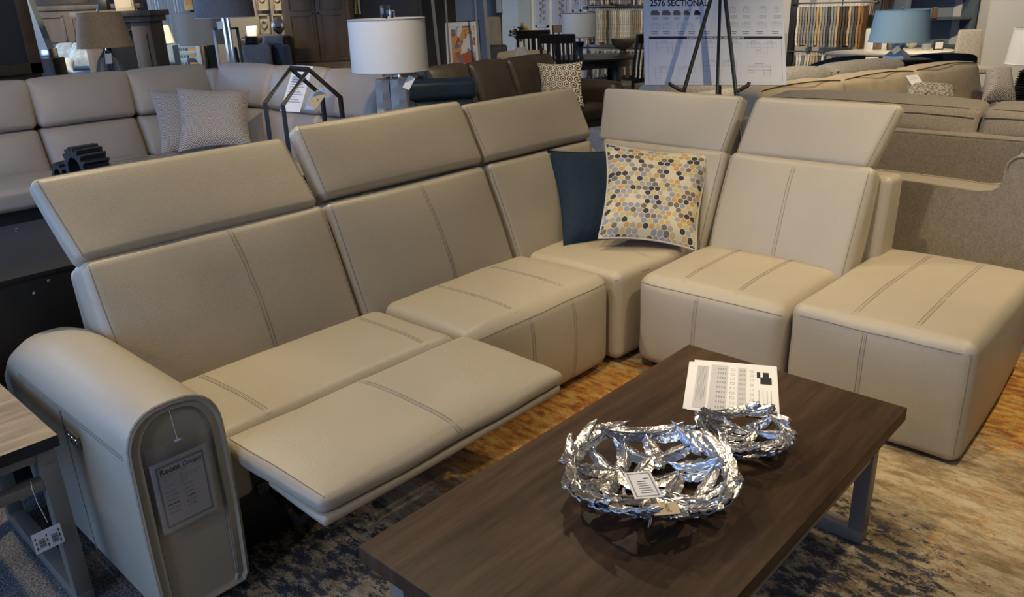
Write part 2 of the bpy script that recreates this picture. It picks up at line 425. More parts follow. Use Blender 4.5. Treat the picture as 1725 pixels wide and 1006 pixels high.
def rug_mat():
    M, nt, b = newmat('abstract_rug', 0.95)
    tc = nd(nt, 'ShaderNodeTexCoord').outputs['Object']
    def no(scale, stretch, det=6, off=0.0, rough=0.6):
        p = vm(nt, 'MULTIPLY', tc, stretch); p = vm(nt, 'ADD', p, (off, off * 0.7, 0))
        n = nd(nt, 'ShaderNodeTexNoise'); n.inputs['Scale'].default_value = scale; n.inputs['Detail'].default_value = det; n.inputs['Roughness'].default_value = rough
        nt.links.new(p, n.inputs[0]); return n.outputs[0]
    def blob(c, rad, soft=0.6):
        d = vm(nt, 'LENGTH', vm(nt, 'MULTIPLY', vm(nt, 'SUBTRACT', tc, (c[0], c[1], 0)), (1 / rad[0], 1 / rad[1], 0)))
        mr = nd(nt, 'ShaderNodeMapRange'); mr.interpolation_type = 'SMOOTHSTEP'
        mr.inputs[1].default_value = 1 + soft; mr.inputs[2].default_value = 1 - soft
        nt.links.new(d, mr.inputs[0]); return mr.outputs[0]
    base = ramp(nt, no(7, (1.7, .6, 1), 10, 0.0, 0.75), [(0.33, (0.15, 0.10, 0.045)), (0.43, (0.36, 0.26, 0.13)), (0.53, (0.64, 0.50, 0.30)), (0.68, (0.72, 0.61, 0.42))])
    base = mix(nt, ramp(nt, no(19, (1.8, .55, 1), 8, 17.0, 0.78), [(0.50, (0, 0, 0)), (0.62, (.75, .75, .75))]), base, (0.27, 0.175, 0.075))
    streak = no(20, (2.0, .6, 1), 9, 5.0, 0.78)
    # ochre and rust
    om = mt(nt, 'MAXIMUM', blob((2.2, 1.8), (0.75, 0.35)), mt(nt, 'MAXIMUM', blob((3.45, 0.25), (0.6, 0.75)), mt(nt, 'MULTIPLY', blob((2.45, 0.3), (0.5, 0.4)), 0.50)))
    of = mt(nt, 'ADD', mt(nt, 'MULTIPLY', om, 0.62), mt(nt, 'MULTIPLY', mt(nt, 'SUBTRACT', streak, 0.5), 1.7))
    om2 = ramp(nt, of, [(0.40, (0, 0, 0)), (0.50, (1, 1, 1))])
    ocol = ramp(nt, no(22, (1.5, .6, 1), 5, 9.0, 0.7), [(0.38, (0.30, 0.085, 0.008)), (0.5, (0.60, 0.26, 0.03)), (0.62, (0.72, 0.46, 0.12))])
    c1 = mix(nt, om2, base, ocol)
    # navy / black speckle
    nm = mt(nt, 'MAXIMUM', blob((2.0, 0.62), (0.42, 0.38)), mt(nt, 'MAXIMUM', blob((0.95, 2.0), (0.45, 0.65)), blob((0.6, 0.0), (0.9, 0.7))))
    nf = mt(nt, 'ADD', mt(nt, 'MULTIPLY', nm, 0.36), mt(nt, 'MULTIPLY', mt(nt, 'SUBTRACT', no(20, (1.6, .8, 1), 9, 2.0, 0.8), 0.5), 1.5))
    nmask = ramp(nt, nf, [(0.30, (0, 0, 0)), (0.38, (1, 1, 1))])
    ncol = ramp(nt, no(9, (1, 1, 1), 3, 3.3), [(0.4, (0.02, 0.022, 0.03)), (0.6, (0.045, 0.055, 0.085))])
    c2 = mix(nt, nmask, c1, ncol)
    pile = no(260, (1, 1, 1), 2)
    c3 = mix(nt, mt(nt, 'MULTIPLY', pile, 0.35), c2, (0.12, 0.09, 0.06))
    nt.links.new(c3, b.inputs['Base Color'])
    bp = nd(nt, 'ShaderNodeBump'); bp.inputs['Strength'].default_value = 0.9; bp.inputs['Distance'].default_value = 0.008
    nt.links.new(pile, bp.inputs['Height']); nt.links.new(bp.outputs[0], b.inputs['Normal']); return M
CARP = carpet_mat(); RUG = rug_mat()
XL, XF, YR, YB, ZC = -3.3, 14.0, -5.0, 16.0, 3.5
bm = B(); bx(bm, XL, XF, YR, YB, -0.1, 0.0); struct('floor', bm, CARP)
bm = B(); bx(bm, XL, XF, YR, YB, ZC, ZC + 0.1); struct('ceiling', bm, mat('ceiling_paint', (0.6, 0.58, 0.55), 0.9))
bm = B(); bx(bm, XF, XF + 0.1, YR, YB, 0, ZC); struct('wall_far', bm, WAL)
bm = B(); bx(bm, XL, XF, YR - 0.1, YR, 0, ZC); struct('wall_right', bm, WAL)
bm = B()
bx(bm, XL - 0.1, XL, YR, 0, 0, ZC); bx(bm, XL - 0.1, XL, 8.0, YB, 0, ZC); bx(bm, XL - 0.1, XL, 0, 8.0, 0, 0.3); bx(bm, XL - 0.1, XL, 0, 8.0, 3.0, ZC)
struct('wall_left', bm, WAL)
bm = B(); bx(bm, XL, XF, YB, YB + 0.1, 0, 0.4); bx(bm, XL, XF, YB, YB + 0.1, 3.0, ZC); bx(bm, XL, -2.6, YB, YB + 0.1, 0.4, 3.0); bx(bm, 4.6, XF, YB, YB + 0.1, 0.4, 3.0)
struct('wall_back', bm, DWL)
for n_, (a0, a1, ax_) in enumerate(((0, 8, 'x'), (-2.6, 4.6, 'y'))):
    bm = B(); z0, z1 = ((0.3, 3.0), (0.4, 3.0))[n_]
    k = 5
    for i in range(k + 1):
        t = a0 + (a1 - a0) * i / k
        if ax_ == 'x': bx(bm, XL - 0.08, XL - 0.02, t - 0.03, t + 0.03, z0, z1)
        else: bx(bm, t - 0.03, t + 0.03, YB + 0.02, YB + 0.08, z0, z1)
    w_ = struct('window_%d' % (n_ + 1), bm, BLKM)
    bm = B()
    if ax_ == 'x': bx(bm, XL - 0.055, XL - 0.045, a0, a1, z0, z1)
    else: bx(bm, a0, a1, YB + 0.045, YB + 0.055, z0, z1)
    g = obj('pane', bm, GLS, w_, smooth=False)
# rug
bm = B(); bx(bm, 0.61, 3.95, -1.6, 2.52, 0.0, 0.012, 0.004)
for f in bm.faces: f.material_index = 0
rug = obj('area_rug', bm, RUG, smooth=False); tagit(rug, 'abstract area rug in cream, ochre and navy under the coffee table', 'rug')

# ================================================================== MAIN SECTIONAL
SOFA = thing('sectional_sofa', 'beige leather reclining L-shaped sectional with raised headrests and one footrest out', 'sofa', (2.0, 2.6, 0))
LM = [LEA, STI]
def spart(name, s, label=None, mats=None): return obj(name, s.bm, mats or LM, SOFA, True, label=label)
def fprof(f0, f1, t0, t1): return [f0, f1, t0, t1]
# --- left wing back cushions (along X, facing -Y)
bp = [(2.40, 0.40), (2.60, 0.875), (2.60, 0.36), (2.72, 0.83)]
backs = [(0.80, 1.705, 0.13), (1.715, 2.60, 0.10), ((2.62, 2.61, 2.62, 2.61), (3.20, 3.42, 3.30, 3.50), 0.0)]
for x0, x1, us in backs:
    s = Soft(hexprof(x0, x1, bp), 0.035, (0.006, 0.006, 0.022, 0, 0, 0.0), 10, 0.003, 1.3).build()
    if us: s.dbl([(us, -1, -0.98), (us, -1, 0.0), (us - 0.03, -1, 0.96)], 0)
    s.seam([(-0.965, -1, -0.97), (-0.965, -1, 0.93)], 0.0016); s.seam([(0.965, -1, -0.97), (0.965, -1, 0.93)], 0.0016)
    spart('back_cushion', s)
# --- right wing back cushions (along Y, facing -X)
bpr = [(3.26, 0.40), (3.46, 0.88), (3.44, 0.36), (3.57, 0.84)]
for y0, y1, us in (((2.38, 2.57, 2.44, 2.62), 1.835, 0.0), (1.815, 1.145, 0.02)):
    s = Soft(hexprof(y0, y1, bpr, 'y'), 0.035, (0.006, 0.006, 0.02, 0, 0, 0.0), 10, 0.003, 4.1).build()
    s.dbl([(us, -1, -0.98), (us - 0.04, -1, 0.96)], 0)
    s.seam([(-0.96, -1, -0.97), (-0.96, -1, 0.93)], 0.0016); s.seam([(0.95, -1, -0.97), (0.95, -1, 0.93)], 0.0016)
    spart('back_cushion', s)
# --- headrests
def hr(u0, u1, fb, ft, axis='x', th=0.095, r=0.03):
    (y0, z0), (y1, z1) = fb, ft
    l = math.hypot(y1 - y0, z1 - z0); ny, nz = (z1 - z0) / l, -(y1 - y0) / l
    prof = [fb, ft, (y0 + ny * th, z0 + nz * th), (y1 + ny * th * 0.85, z1 + nz * th * 0.85)]
    s = Soft(hexprof(u0, u1, prof, axis), r, (0.004, 0.004, 0.010, 0.0, 0, 0.003), 10, 0.002, 2.2).build()
    s.seam([(-0.965, -1, -0.95), (-0.965, -1, 0.94)], 0.0016); s.seam([(0.965, -1, -0.95), (0.965, -1, 0.94)], 0.0016)
    s.seam([(-0.95, -0.8, 1), (0.95, -0.8, 1)], 0.0016)
    spart('headrest', s)
hr((0.80, 0.765, 0.80, 0.765), (1.69, 1.675, 1.69, 1.675), (2.595, 0.875), (2.775, 1.125))
hr((1.715, 1.705, 1.715, 1.705), (2.605, 2.60, 2.605, 2.60), (2.60, 0.888), (2.74, 1.165))
hr((2.615, 2.61, 2.615, 2.61), (3.43, 3.44, 3.43, 3.46), (2.60, 0.888), (2.74, 1.145))
hr((2.60, 2.655, 2.58, 2.62), (1.855, 1.83, 1.855, 1.83), (3.462, 0.862), (3.585, 1.125), 'y', r=0.025)
hr((1.80, 1.765, 1.80, 1.765), (1.175, 1.105, 1.175, 1.105), (3.462, 0.860), (3.585, 1.13), 'y', r=0.035)
# --- back shell
s = Soft(hexprof(0.83, 3.60, [(2.60, 0.05), (2.70, 0.79), (2.80, 0.05), (2.85, 0.79)]), 0.03, n=4).build(); spart('back_shell', s)
s = Soft(hexprof(1.10, 2.62, [(3.46, 0.05), (3.56, 0.82), (3.70, 0.05), (3.72, 0.81)], 'y'), 0.03, n=4).build(); spart('back_shell', s)
# --- seats
def seat(h, r=0.055, puff=(0.004, 0.004, 0.015, 0, 0, 0.02), us=(), front=(), wr=0.003, top=0.86, name='seat_cushion'):
    s = Soft(h, r, puff, 12, wr, 0.7).build()
    for u in us: s.dbl([(u, 0.96, 1), (u * 0.97, -0.9, 1)], 0)
    for u in front: s.dbl([(u, -1, top), (u, -1, -0.95)], 0)
    s.seam([(-0.97, -1, top), (-0.5, -1, top + 0.01), (0.5, -1, top + 0.01), (0.97, -1, top)], 0.0022, 1, 12)
    return spart(name, s)
# recliner seat, raised a little at its front
h = hx(0.83, 1.79, 1.955, 2.44, 0.30, 0.455)
h[(0, 0, 1)] = (0.83, 1.95, 0.465); h[(1, 0, 1)] = (1.79, 1.95, 0.465)
seat(h, us=(-0.62, 0.72), puff=(0.004, 0.004, 0.0, 0, 0, 0.018), name='seat_cushion')
# second seat
seat(hx(1.80, 2.665, 1.925, 2.46, 0.035, 0.458), us=(-0.35, 0.4), front=(-0.25, 0.35), puff=(0, 0.004, 0.03, 0, 0, 0.018))
# corner seat
h = hx(2.675, 3.34, 1.865, 2.50, 0.035, 0.452)
for k in (0, 1): h[(0, 0, k)] = (2.69, 1.90, h[(0, 0, k)][2]); 
s = Soft(h, 0.04, (0, 0, 0, 0, 0, 0.012), 10, 0.003).build(); s.dbl([(-0.15, -0.9, 1), (0.25, 0.9, 1)], 0); s.seam([(-1, -0.3, 0.86), (-0.98, -0.96, 0.86), (-0.3, -1, 0.86)], 0.0022); spart('corner_seat', s)
# right wing seat (faces -X)
h = hexprof(1.845, 1.165, [(2.745, 0.04), (2.745, 0.452), (3.36, 0.04), (3.36, 0.452)], 'y')
seat(h, us=(-0.38, 0.36), front=(-0.1,), puff=(0, 0, 0.028, 0, 0, 0.026))
# ottoman end
h = hexprof((1.15, 1.155, 1.13, 1.15), (0.505, 0.515, 0.54, 0.53), [(2.750, 0.022), (2.765, 0.475), (3.78, 0.04), (3.74, 0.465)], 'y')
s = Soft(h, 0.040, (0.0, 0.02, 0.016, 0.01, 0, 0.015), 12, 0.004, 3).build()
s.dbl([(-0.30, 0.97, 1), (-0.30, -0.94, 1)], 0); s.dbl([(0.36, 0.97, 1), (0.36, -0.94, 1)], 0); s.dbl([(-0.12, -1, 0.80), (-0.12, -1, -0.95)], 0)
s.seam([(-0.97, -1, 0.83), (0.96, -1, 0.83)], 0.0022); s.seam([(0.97, -0.95, 0.83), (0.97, 0.95, 0.83)], 0.0018); s.seam([(0.95, -0.99, 0.80), (0.95, -0.99, -0.93)], 0.0014)
spart('ottoman_end', s)
# --- footrest (extended)
h = {(0,0,0): (0.905, 1.555, 0.355), (1,0,0): (1.885, 1.555, 0.355), (0,0,1): (0.905, 1.545, 0.405), (1,0,1): (1.885, 1.545, 0.405),
     (0,1,0): (0.85, 1.95, 0.40), (1,1,0): (1.80, 1.95, 0.40), (0,1,1): (0.845, 1.945, 0.472), (1,1,1): (1.795, 1.945, 0.472)}
s = Soft(h, 0.025, (0.006, 0.012, 0.012, 0, 0, 0.02), 12, 0.005, 6).build()
s.dbl([(-0.02, 0.96, 1), (-0.02, -0.94, 1), (-0.02, -1, 0.5)], 0)
s.seam([(-0.965, 0.9, 0.98), (-0.965, -0.92, 0.98)], 0.0014); s.seam([(-0.96, 0.97, 0.97), (0.96, 0.97, 0.97)], 0.0026)
FR = spart('footrest', s)
h = {(0,0,0): (0.90, 1.545, 0.325), (1,0,0): (1.875, 1.555, 0.325), (0,0,1): (0.90, 1.54, 0.355), (1,0,1): (1.875, 1.55, 0.355),
     (0,1,0): (0.89, 1.80, 0.352), (1,1,0): (1.86, 1.80, 0.352), (0,1,1): (0.89, 1.80, 0.38), (1,1,1): (1.86, 1.78, 0.372)}
s = Soft(h, 0.014, (0, 0, 0.004, 0, 0, 0), 8, 0.002).build(); obj('footrest_lip', s.bm, LM, FR, True)
# mechanism and undercarriage
bm = B(); bx(bm, 0.86, 1.78, 2.0, 2.55, 0.03, 0.30, 0.01)
for x in (1.0, 1.62):
    tube(bm, [(x, 2.02, 0.22), (x, 1.86, 0.14), (x, 1.66, 0.335)], 0.012, 6); tube(bm, [(x + 0.03, 2.02, 0.12), (x + 0.03, 1.80, 0.30), (x + 0.03, 1.95, 0.36)], 0.010, 6)
obj('recliner_mechanism', bm, BLKM, SOFA, True)
s = Soft(hx(0.815, 0.90, 1.90, 2.10, 0.28, 0.45), 0.02, n=4).build(); spart('side_apron', s)
bm = B()
card_o, ux_, uy_ = card(bm, (0.95, 1.995, 0.20), (1, 0, 0), (0, 0, 1), 0.05, 0.04, 0.002)
for i in range(5): quad(bm, card_o, ux_, uy_, 0.005, 0.045, 0.005 + i * 0.007, 0.008 + i * 0.007, 1)
obj('warning_label', bm, [BLK, GINK], SOFA, True, smooth=False)
# --- armrest
def arm_prof(x0=0.575, x1=0.825, zt=0.675, zb=0.05, n=14):
    pts = [(x0 + 0.012, zb)]
    c = (x0 + x1) / 2; a = (x1 - x0) / 2
    pts += [(x0, zb + 0.02), (x0 - 0.002, 0.30), (x0, zt - a * 1.0)]
    for i in range(1, n):
        t = math.pi - math.pi * i / n
        ct, st = math.cos(t), math.sin(t)
        pts.append((c + a * math.copysign(abs(ct) ** 0.75, ct), zt - a * 1.0 + a * 1.0 * abs(st) ** 0.85))
    pts += [(x1, zt - a * 1.0), (x1 + 0.004, 0.30), (x1 - 0.004, zb + 0.02), (x1 - 0.016, zb)]
    return pts
bm = B(); pr = arm_prof(); cx_ = 0.70; cz_ = 0.36
stations = [(1.868, 0.90, 0), (1.858, 0.95, 0), (1.860, 0.985, 0), (1.872, 1.0, 0), (2.2, 1.0, 0), (2.48, 1.0, .0), (2.62, 1.0, .010), (2.74, .995, .035), (2.83, .98, .08), (2.90, .95, .14), (2.93, .90, .22)]
rings = []
for y, sc, dn in stations:
    ins = 0.125 * (1 - sc)
    ring = []
    for x, z in pr:
        dx, dz = x - cx_, z - cz_
        ring.append(bm.verts.new((cx_ + dx * (1 - (1 - sc) * 0.9), y + (0 if y > 1.9 else 0.0) - 0.0 + (cz_ - z) * 0.0, cz_ + dz * (1 - (1 - sc) * 0.45) - dn * max(0.0, min(1.0, dz / 0.3))))) 
    rings.append(ring)
for A, C in zip(rings, rings[1:]):
    for k in range(len(pr)): bm.faces.new((A[k], A[(k + 1) % len(pr)], C[(k + 1) % len(pr)], C[k]))
bm.faces.new(rings[-1])
# inset front panel
inner = []
for x, z in pr:
    dx, dz = x - cx_, z - cz_
    inner.append(bm.verts.new((cx_ + dx * 0.76, 1.864, cz_ + dz * (0.925 if dz > 0 else 0.96))))
rr2 = []
for x, z in pr:
    dx, dz = x - cx_, z - cz_
    rr2.append(bm.verts.new((cx_ + dx * 0.74, 1.876, cz_ + dz * (0.915 if dz > 0 else 0.955))))
n_ = len(pr)
for k in range(n_): bm.faces.new((inner[k], inner[(k + 1) % n_], rings[0][(k + 1) % n_], rings[0][k])); bm.faces.new((rr2[k], rr2[(k + 1) % n_], inner[(k + 1) % n_], inner[k]))
bm.faces.new(rr2)
# piping around the front edge, stitched seam along the outer side and inset
tube(bm, [(cx_ + (x - cx_) * 0.985, 1.866, cz_ + (z - cz_) * 1.0) for x, z in pr[1:-1]], 0.006, 8)
tube(bm, [(cx_ + (x - cx_) * 0.75, 1.868, cz_ + (z - cz_) * (0.92 if z > cz_ else .955)) for x, z in pr[1:-1]], 0.0022, 6, 1)
for dz in (0, 0.010): tube(bm, [(0.5745, 1.90, 0.548 + dz), (0.5735, 2.3, 0.545 + dz), (0.5745, 2.68, 0.54 + dz)], 0.0014, 5, 1)
tube(bm, [(0.5745, 2.33, 0.06), (0.573, 2.33, 0.3), (0.5735, 2.33, 0.545)], 0.0018, 5, 1)
tube(bm, [(0.702, 1.874, 0.585), (0.702, 1.8735, 0.07)], 0.0001, 4, 0)
ARM = obj('armrest', bm, LM, SOFA, True)
# recliner control panel
bm = B(); box(bm, (0.571, 2.255, 0.478), (0.006, 0.085, 0.042), 0.002)
for i in range(3):
    tube(bm, [(0.5665 - 0.0, 2.23 + 0.025 * i + 0.009 * math.cos(a), 0.478 + 0.009 * math.sin(a)) for a in [2 * math.pi * q / 12 for q in range(12)]], 0.0018, 5, 1, closed=True)
obj('recliner_control', bm, [STL, CHR], ARM, True)
# feet
for x, y in ((2.93, 0.66), (2.86, 1.75), (3.6, 0.66), (0.70, 2.02), (0.70, 2.8), (2.0, 2.1), (3.5, 2.55)):
    bm = B(); bx(bm, x - 0.06, x + 0.06, y - 0.04, y + 0.04, 0.012 if y < 2.5 else 0.0, 0.07, 0.006)
    obj('foot', bm, BLK, SOFA, True)

# price sheet hanging on the arm
PS = thing('price_sheet', 'framed paper price sheet in clear sleeve hanging on the front of the sofa armrest', 'price sign', (0.69, 1.85, 0.42))
bm = B(); o, ux, uy = card(bm, (0.617, 1.8555, 0.322), (1, 0, 0.0), (0, 0, 1), 0.150, 0.205, 0.001)
frame(bm, o, ux, uy, 0.011, 0.139, 0.012, 0.193, 0.005, 2)
text(bm, 'Room', o + uy * 0.168 + ux * 0.020, ux, uy, 0.0215, 1, bold=0.0009)
text(bm, 'Concepts', o + uy * 0.168 + ux * 0.0790, ux, uy, 0.0200, 1, shear=0.45, sx=0.66, bold=0.0004)
text(bm, 'Affordable Home Furnishings', o + uy * 0.160 + ux * 0.021, ux, uy, 0.0072, 2, shear=0.3, sx=0.8)
for i, (a, b_) in enumerate((('Item', '5994'), ('Size', '118.75L x 86.5L x 38H x 33.5W'), ('', '3 Power Recliners w/ Power'), ('Description', 'Headrests'), ('', '#300 - "L"'))):
    yy = 0.151 - i * 0.0068
    text(bm, a, o + uy * yy + ux * 0.026, ux, uy, 0.0050, 1); text(bm, b_, o + uy * yy + ux * 0.068, ux, uy, 0.0050, 1, sx=0.85)
for i, (a, b_) in enumerate((('Any Fabric', '$ 5,259.-'), ('2 L / V Match', '$ 6,119.-'), ('#200 Leather', '$ 6,609.-'), ('#300 Leather', '$ 6,899.-'), ('#400 Leather', '$ 7,249.-'), ('#500 Leather', '$ 7,489.-'))):
    yy = 0.112 - i * 0.0125; bo = 0.0003 if i == 3 else 0.0
    text(bm, a, o + uy * yy + ux * 0.024, ux, uy, 0.0074, 1, shear=0.1, bold=bo, sx=0.8); text(bm, b_, o + uy * (yy + 0.001) + ux * 0.074, ux, uy, 0.0088, 1, bold=bo, sx=0.85)
obj('printed_sheet', bm, [PAP, INK, GINK], PS, True, smooth=False)
SLV = mat('clear_sleeve', (0.9, 0.9, 0.9), 0.15, trans=0.96)
bm = B(); card(bm, (0.612, 1.853, 0.318), (1, 0, 0), (0, 0, 1), 0.160, 0.258, 0.0006); obj('sleeve', bm, SLV, PS, True, smooth=False)
bm = B(); tube(bm, [(0.693, 1.8545, 0.655), (0.694, 1.852, 0.62), (0.697, 1.852, 0.572)], 0.0008, 5); box(bm, (0.697, 1.851, 0.570), (0.016, 0.003, 0.004))
obj('hang_cord', bm, PAP, PS, True)

# ================================================================== COFFEE TABLE
def wood_top_mat(name, c0, c1, c2, rough, scale=(0.6, 6, 1), plank=0.12):
    M, nt, b = newmat(name, rough)
    tc = nd(nt, 'ShaderNodeTexCoord').outputs['Object']
    p = vm(nt, 'MULTIPLY', tc, scale)
    pl = mt(nt, 'FLOOR', mt(nt, 'DIVIDE', nd(nt, 'ShaderNodeSeparateXYZ').outputs[1], plank))
    sep = pl.node.inputs[0].links[0].from_node.inputs[0].links[0].from_node; nt.links.new(tc, sep.inputs[0])
    wn = nd(nt, 'ShaderNodeTexWhiteNoise', noise_dimensions='1D'); nt.links.new(pl, wn.inputs['W'])
    p2 = vm(nt, 'ADD', p, wn.outputs['Color'])
    n = nd(nt, 'ShaderNodeTexNoise'); n.inputs['Scale'].default_value = 5; n.inputs['Detail'].default_value = 7; n.inputs['Roughness'].default_value = 0.65
    nt.links.new(p2, n.inputs[0])
    f = mt(nt, 'ADD', n.outputs[0], mt(nt, 'MULTIPLY', mt(nt, 'SUBTRACT', wn.outputs['Value'], 0.5), 0.12))
    nt.links.new(ramp(nt, f, [(0.32, c0), (0.5, c1), (0.7, c2)]), b.inputs['Base Color'])
    b.inputs['Specular IOR Level'].default_value = 0.22
    bp = nd(nt, 'ShaderNodeBump'); bp.inputs['Strength'].default_value = 0.12; bp.inputs['Distance'].default_value = 0.003
    nt.links.new(n.outputs[0], bp.inputs['Height']); nt.links.new(bp.outputs[0], b.inputs['Normal'])
    return M
TWD = wood_top_mat('walnut_stained_top', (0.030, 0.015, 0.007), (0.052, 0.027, 0.013), (0.080, 0.045, 0.024), 0.5)
GWD = wood_top_mat('greyed_wood_top', (0.25, 0.20, 0.145), (0.36, 0.29, 0.215), (0.46, 0.38, 0.29), 0.3)
def metal_table(t, W, D, hh, top_t, top_m, bar=0.045, inset=0.03, z0=0.0, side_rail=True):
    """slab top on two sled frames; local origin at the centre of the footprint"""
    bm = B(); bx(bm, -W / 2, W / 2, -D / 2, D / 2, hh - top_t, hh, 0.003)
    if isinstance(top_m, list) and len(top_m) > 1:
        bm.normal_update()
        for f in bm.faces: f.material_index = 0 if f.normal.z > 0.5 else 1
    obj('tabletop', bm, top_m, t)
    zt = hh - top_t - 0.001
    for sx in (-1, 1):
        bm = B(); xo = sx * (W / 2 - inset - bar / 2)
        bx(bm, xo - bar / 2, xo + bar / 2, -D / 2 + inset, D / 2 - inset, zt - bar, zt, 0.002)
        bx(bm, xo - bar / 2, xo + bar / 2, -D / 2 + inset, D / 2 - inset, z0, z0 + bar, 0.002)
        for sy in (-1, 1):
            yo = sy * (D / 2 - inset - bar / 2)
            bx(bm, xo - bar / 2, xo + bar / 2, yo - bar / 2, yo + bar / 2, z0 + bar * 0.9, zt - bar * 0.9, 0.002)
        obj('leg_frame', bm, STL, t)
    for sy in (-1, 1):
        yo = sy * (D / 2 - inset - bar / 2); xi = W / 2 - inset - bar * 0.9; bm = B()
        bx(bm, -xi, xi, yo - bar * 0.35, yo + bar * 0.35, zt - 0.03, zt, 0.002)
        obj('side_rail', bm, STL, t); bm = B()
        bx(bm, -xi, xi, yo - bar * 0.4, yo + bar * 0.4, zt - 0.115, zt - 0.085, 0.002)
        obj('side_rail', bm, STL, t)
CT = thing('coffee_table', 'dark walnut topped coffee table on pewter metal sled frames, holding silver bowls', 'table', (1.523, 0.919, 0.012))
metal_table(CT, 1.41, 0.716, 0.448, 0.042, TWD, 0.045, 0.045)
ET = thing('end_table', 'square end table with tan wood top and metal frame beside the armrest', 'table', (0.195, 2.50, 0.0))
metal_table(ET, 0.64, 0.66, 0.55, 0.035, [GWD, DKW], 0.045, 0.012)
# tag tied to the end table
TG = thing('hang_tag', 'white barcode price tag tied to the metal rail of the end table', 'tag', (0.46, 2.18, 0.42))
c0 = PY(45, 880, 2.165); 
bm = B(); a_ = PY(62, 935, 2.163); b__ = PY(110, 912, 2.163); t_ = PY(46, 882, 2.163)
ux = (b__ - a_).normalized(); uy = (t_ - a_); uy = (uy - ux * uy.dot(ux)).normalized()
o, ux, uy = card(bm, a_, ux, uy, (b__ - a_).length, 0.062, 0.0008)
W_ = (b__ - a_).length
for gx in (0.18, 0.62):
    for i in range(8): quad(bm, o, ux, uy, W_ * gx, W_ * (gx + 0.22), 0.012 + i * 0.0034, 0.012 + i * 0.0034 + (0.0022 if i % 3 else 0.0013), 1)
for i, x_ in enumerate((0.1, 0.48, 0.9)): 
    for k in range(3): quad(bm, o, ux, uy, W_ * x_ - 0.002, W_ * x_ + 0.001, 0.008 + 0.016 * k, 0.019 + 0.015 * k, 1)
obj('printed_card', bm, [PAP, INK], TG, True, smooth=False)
bm = B(); tube(bm, [PY(80, 880, 2.164), PY(62, 845, 2.158), PY(54, 824, 2.160), PY(52, 812, 2.175)], 0.0009, 5); obj('string', bm, PAP, TG, True)

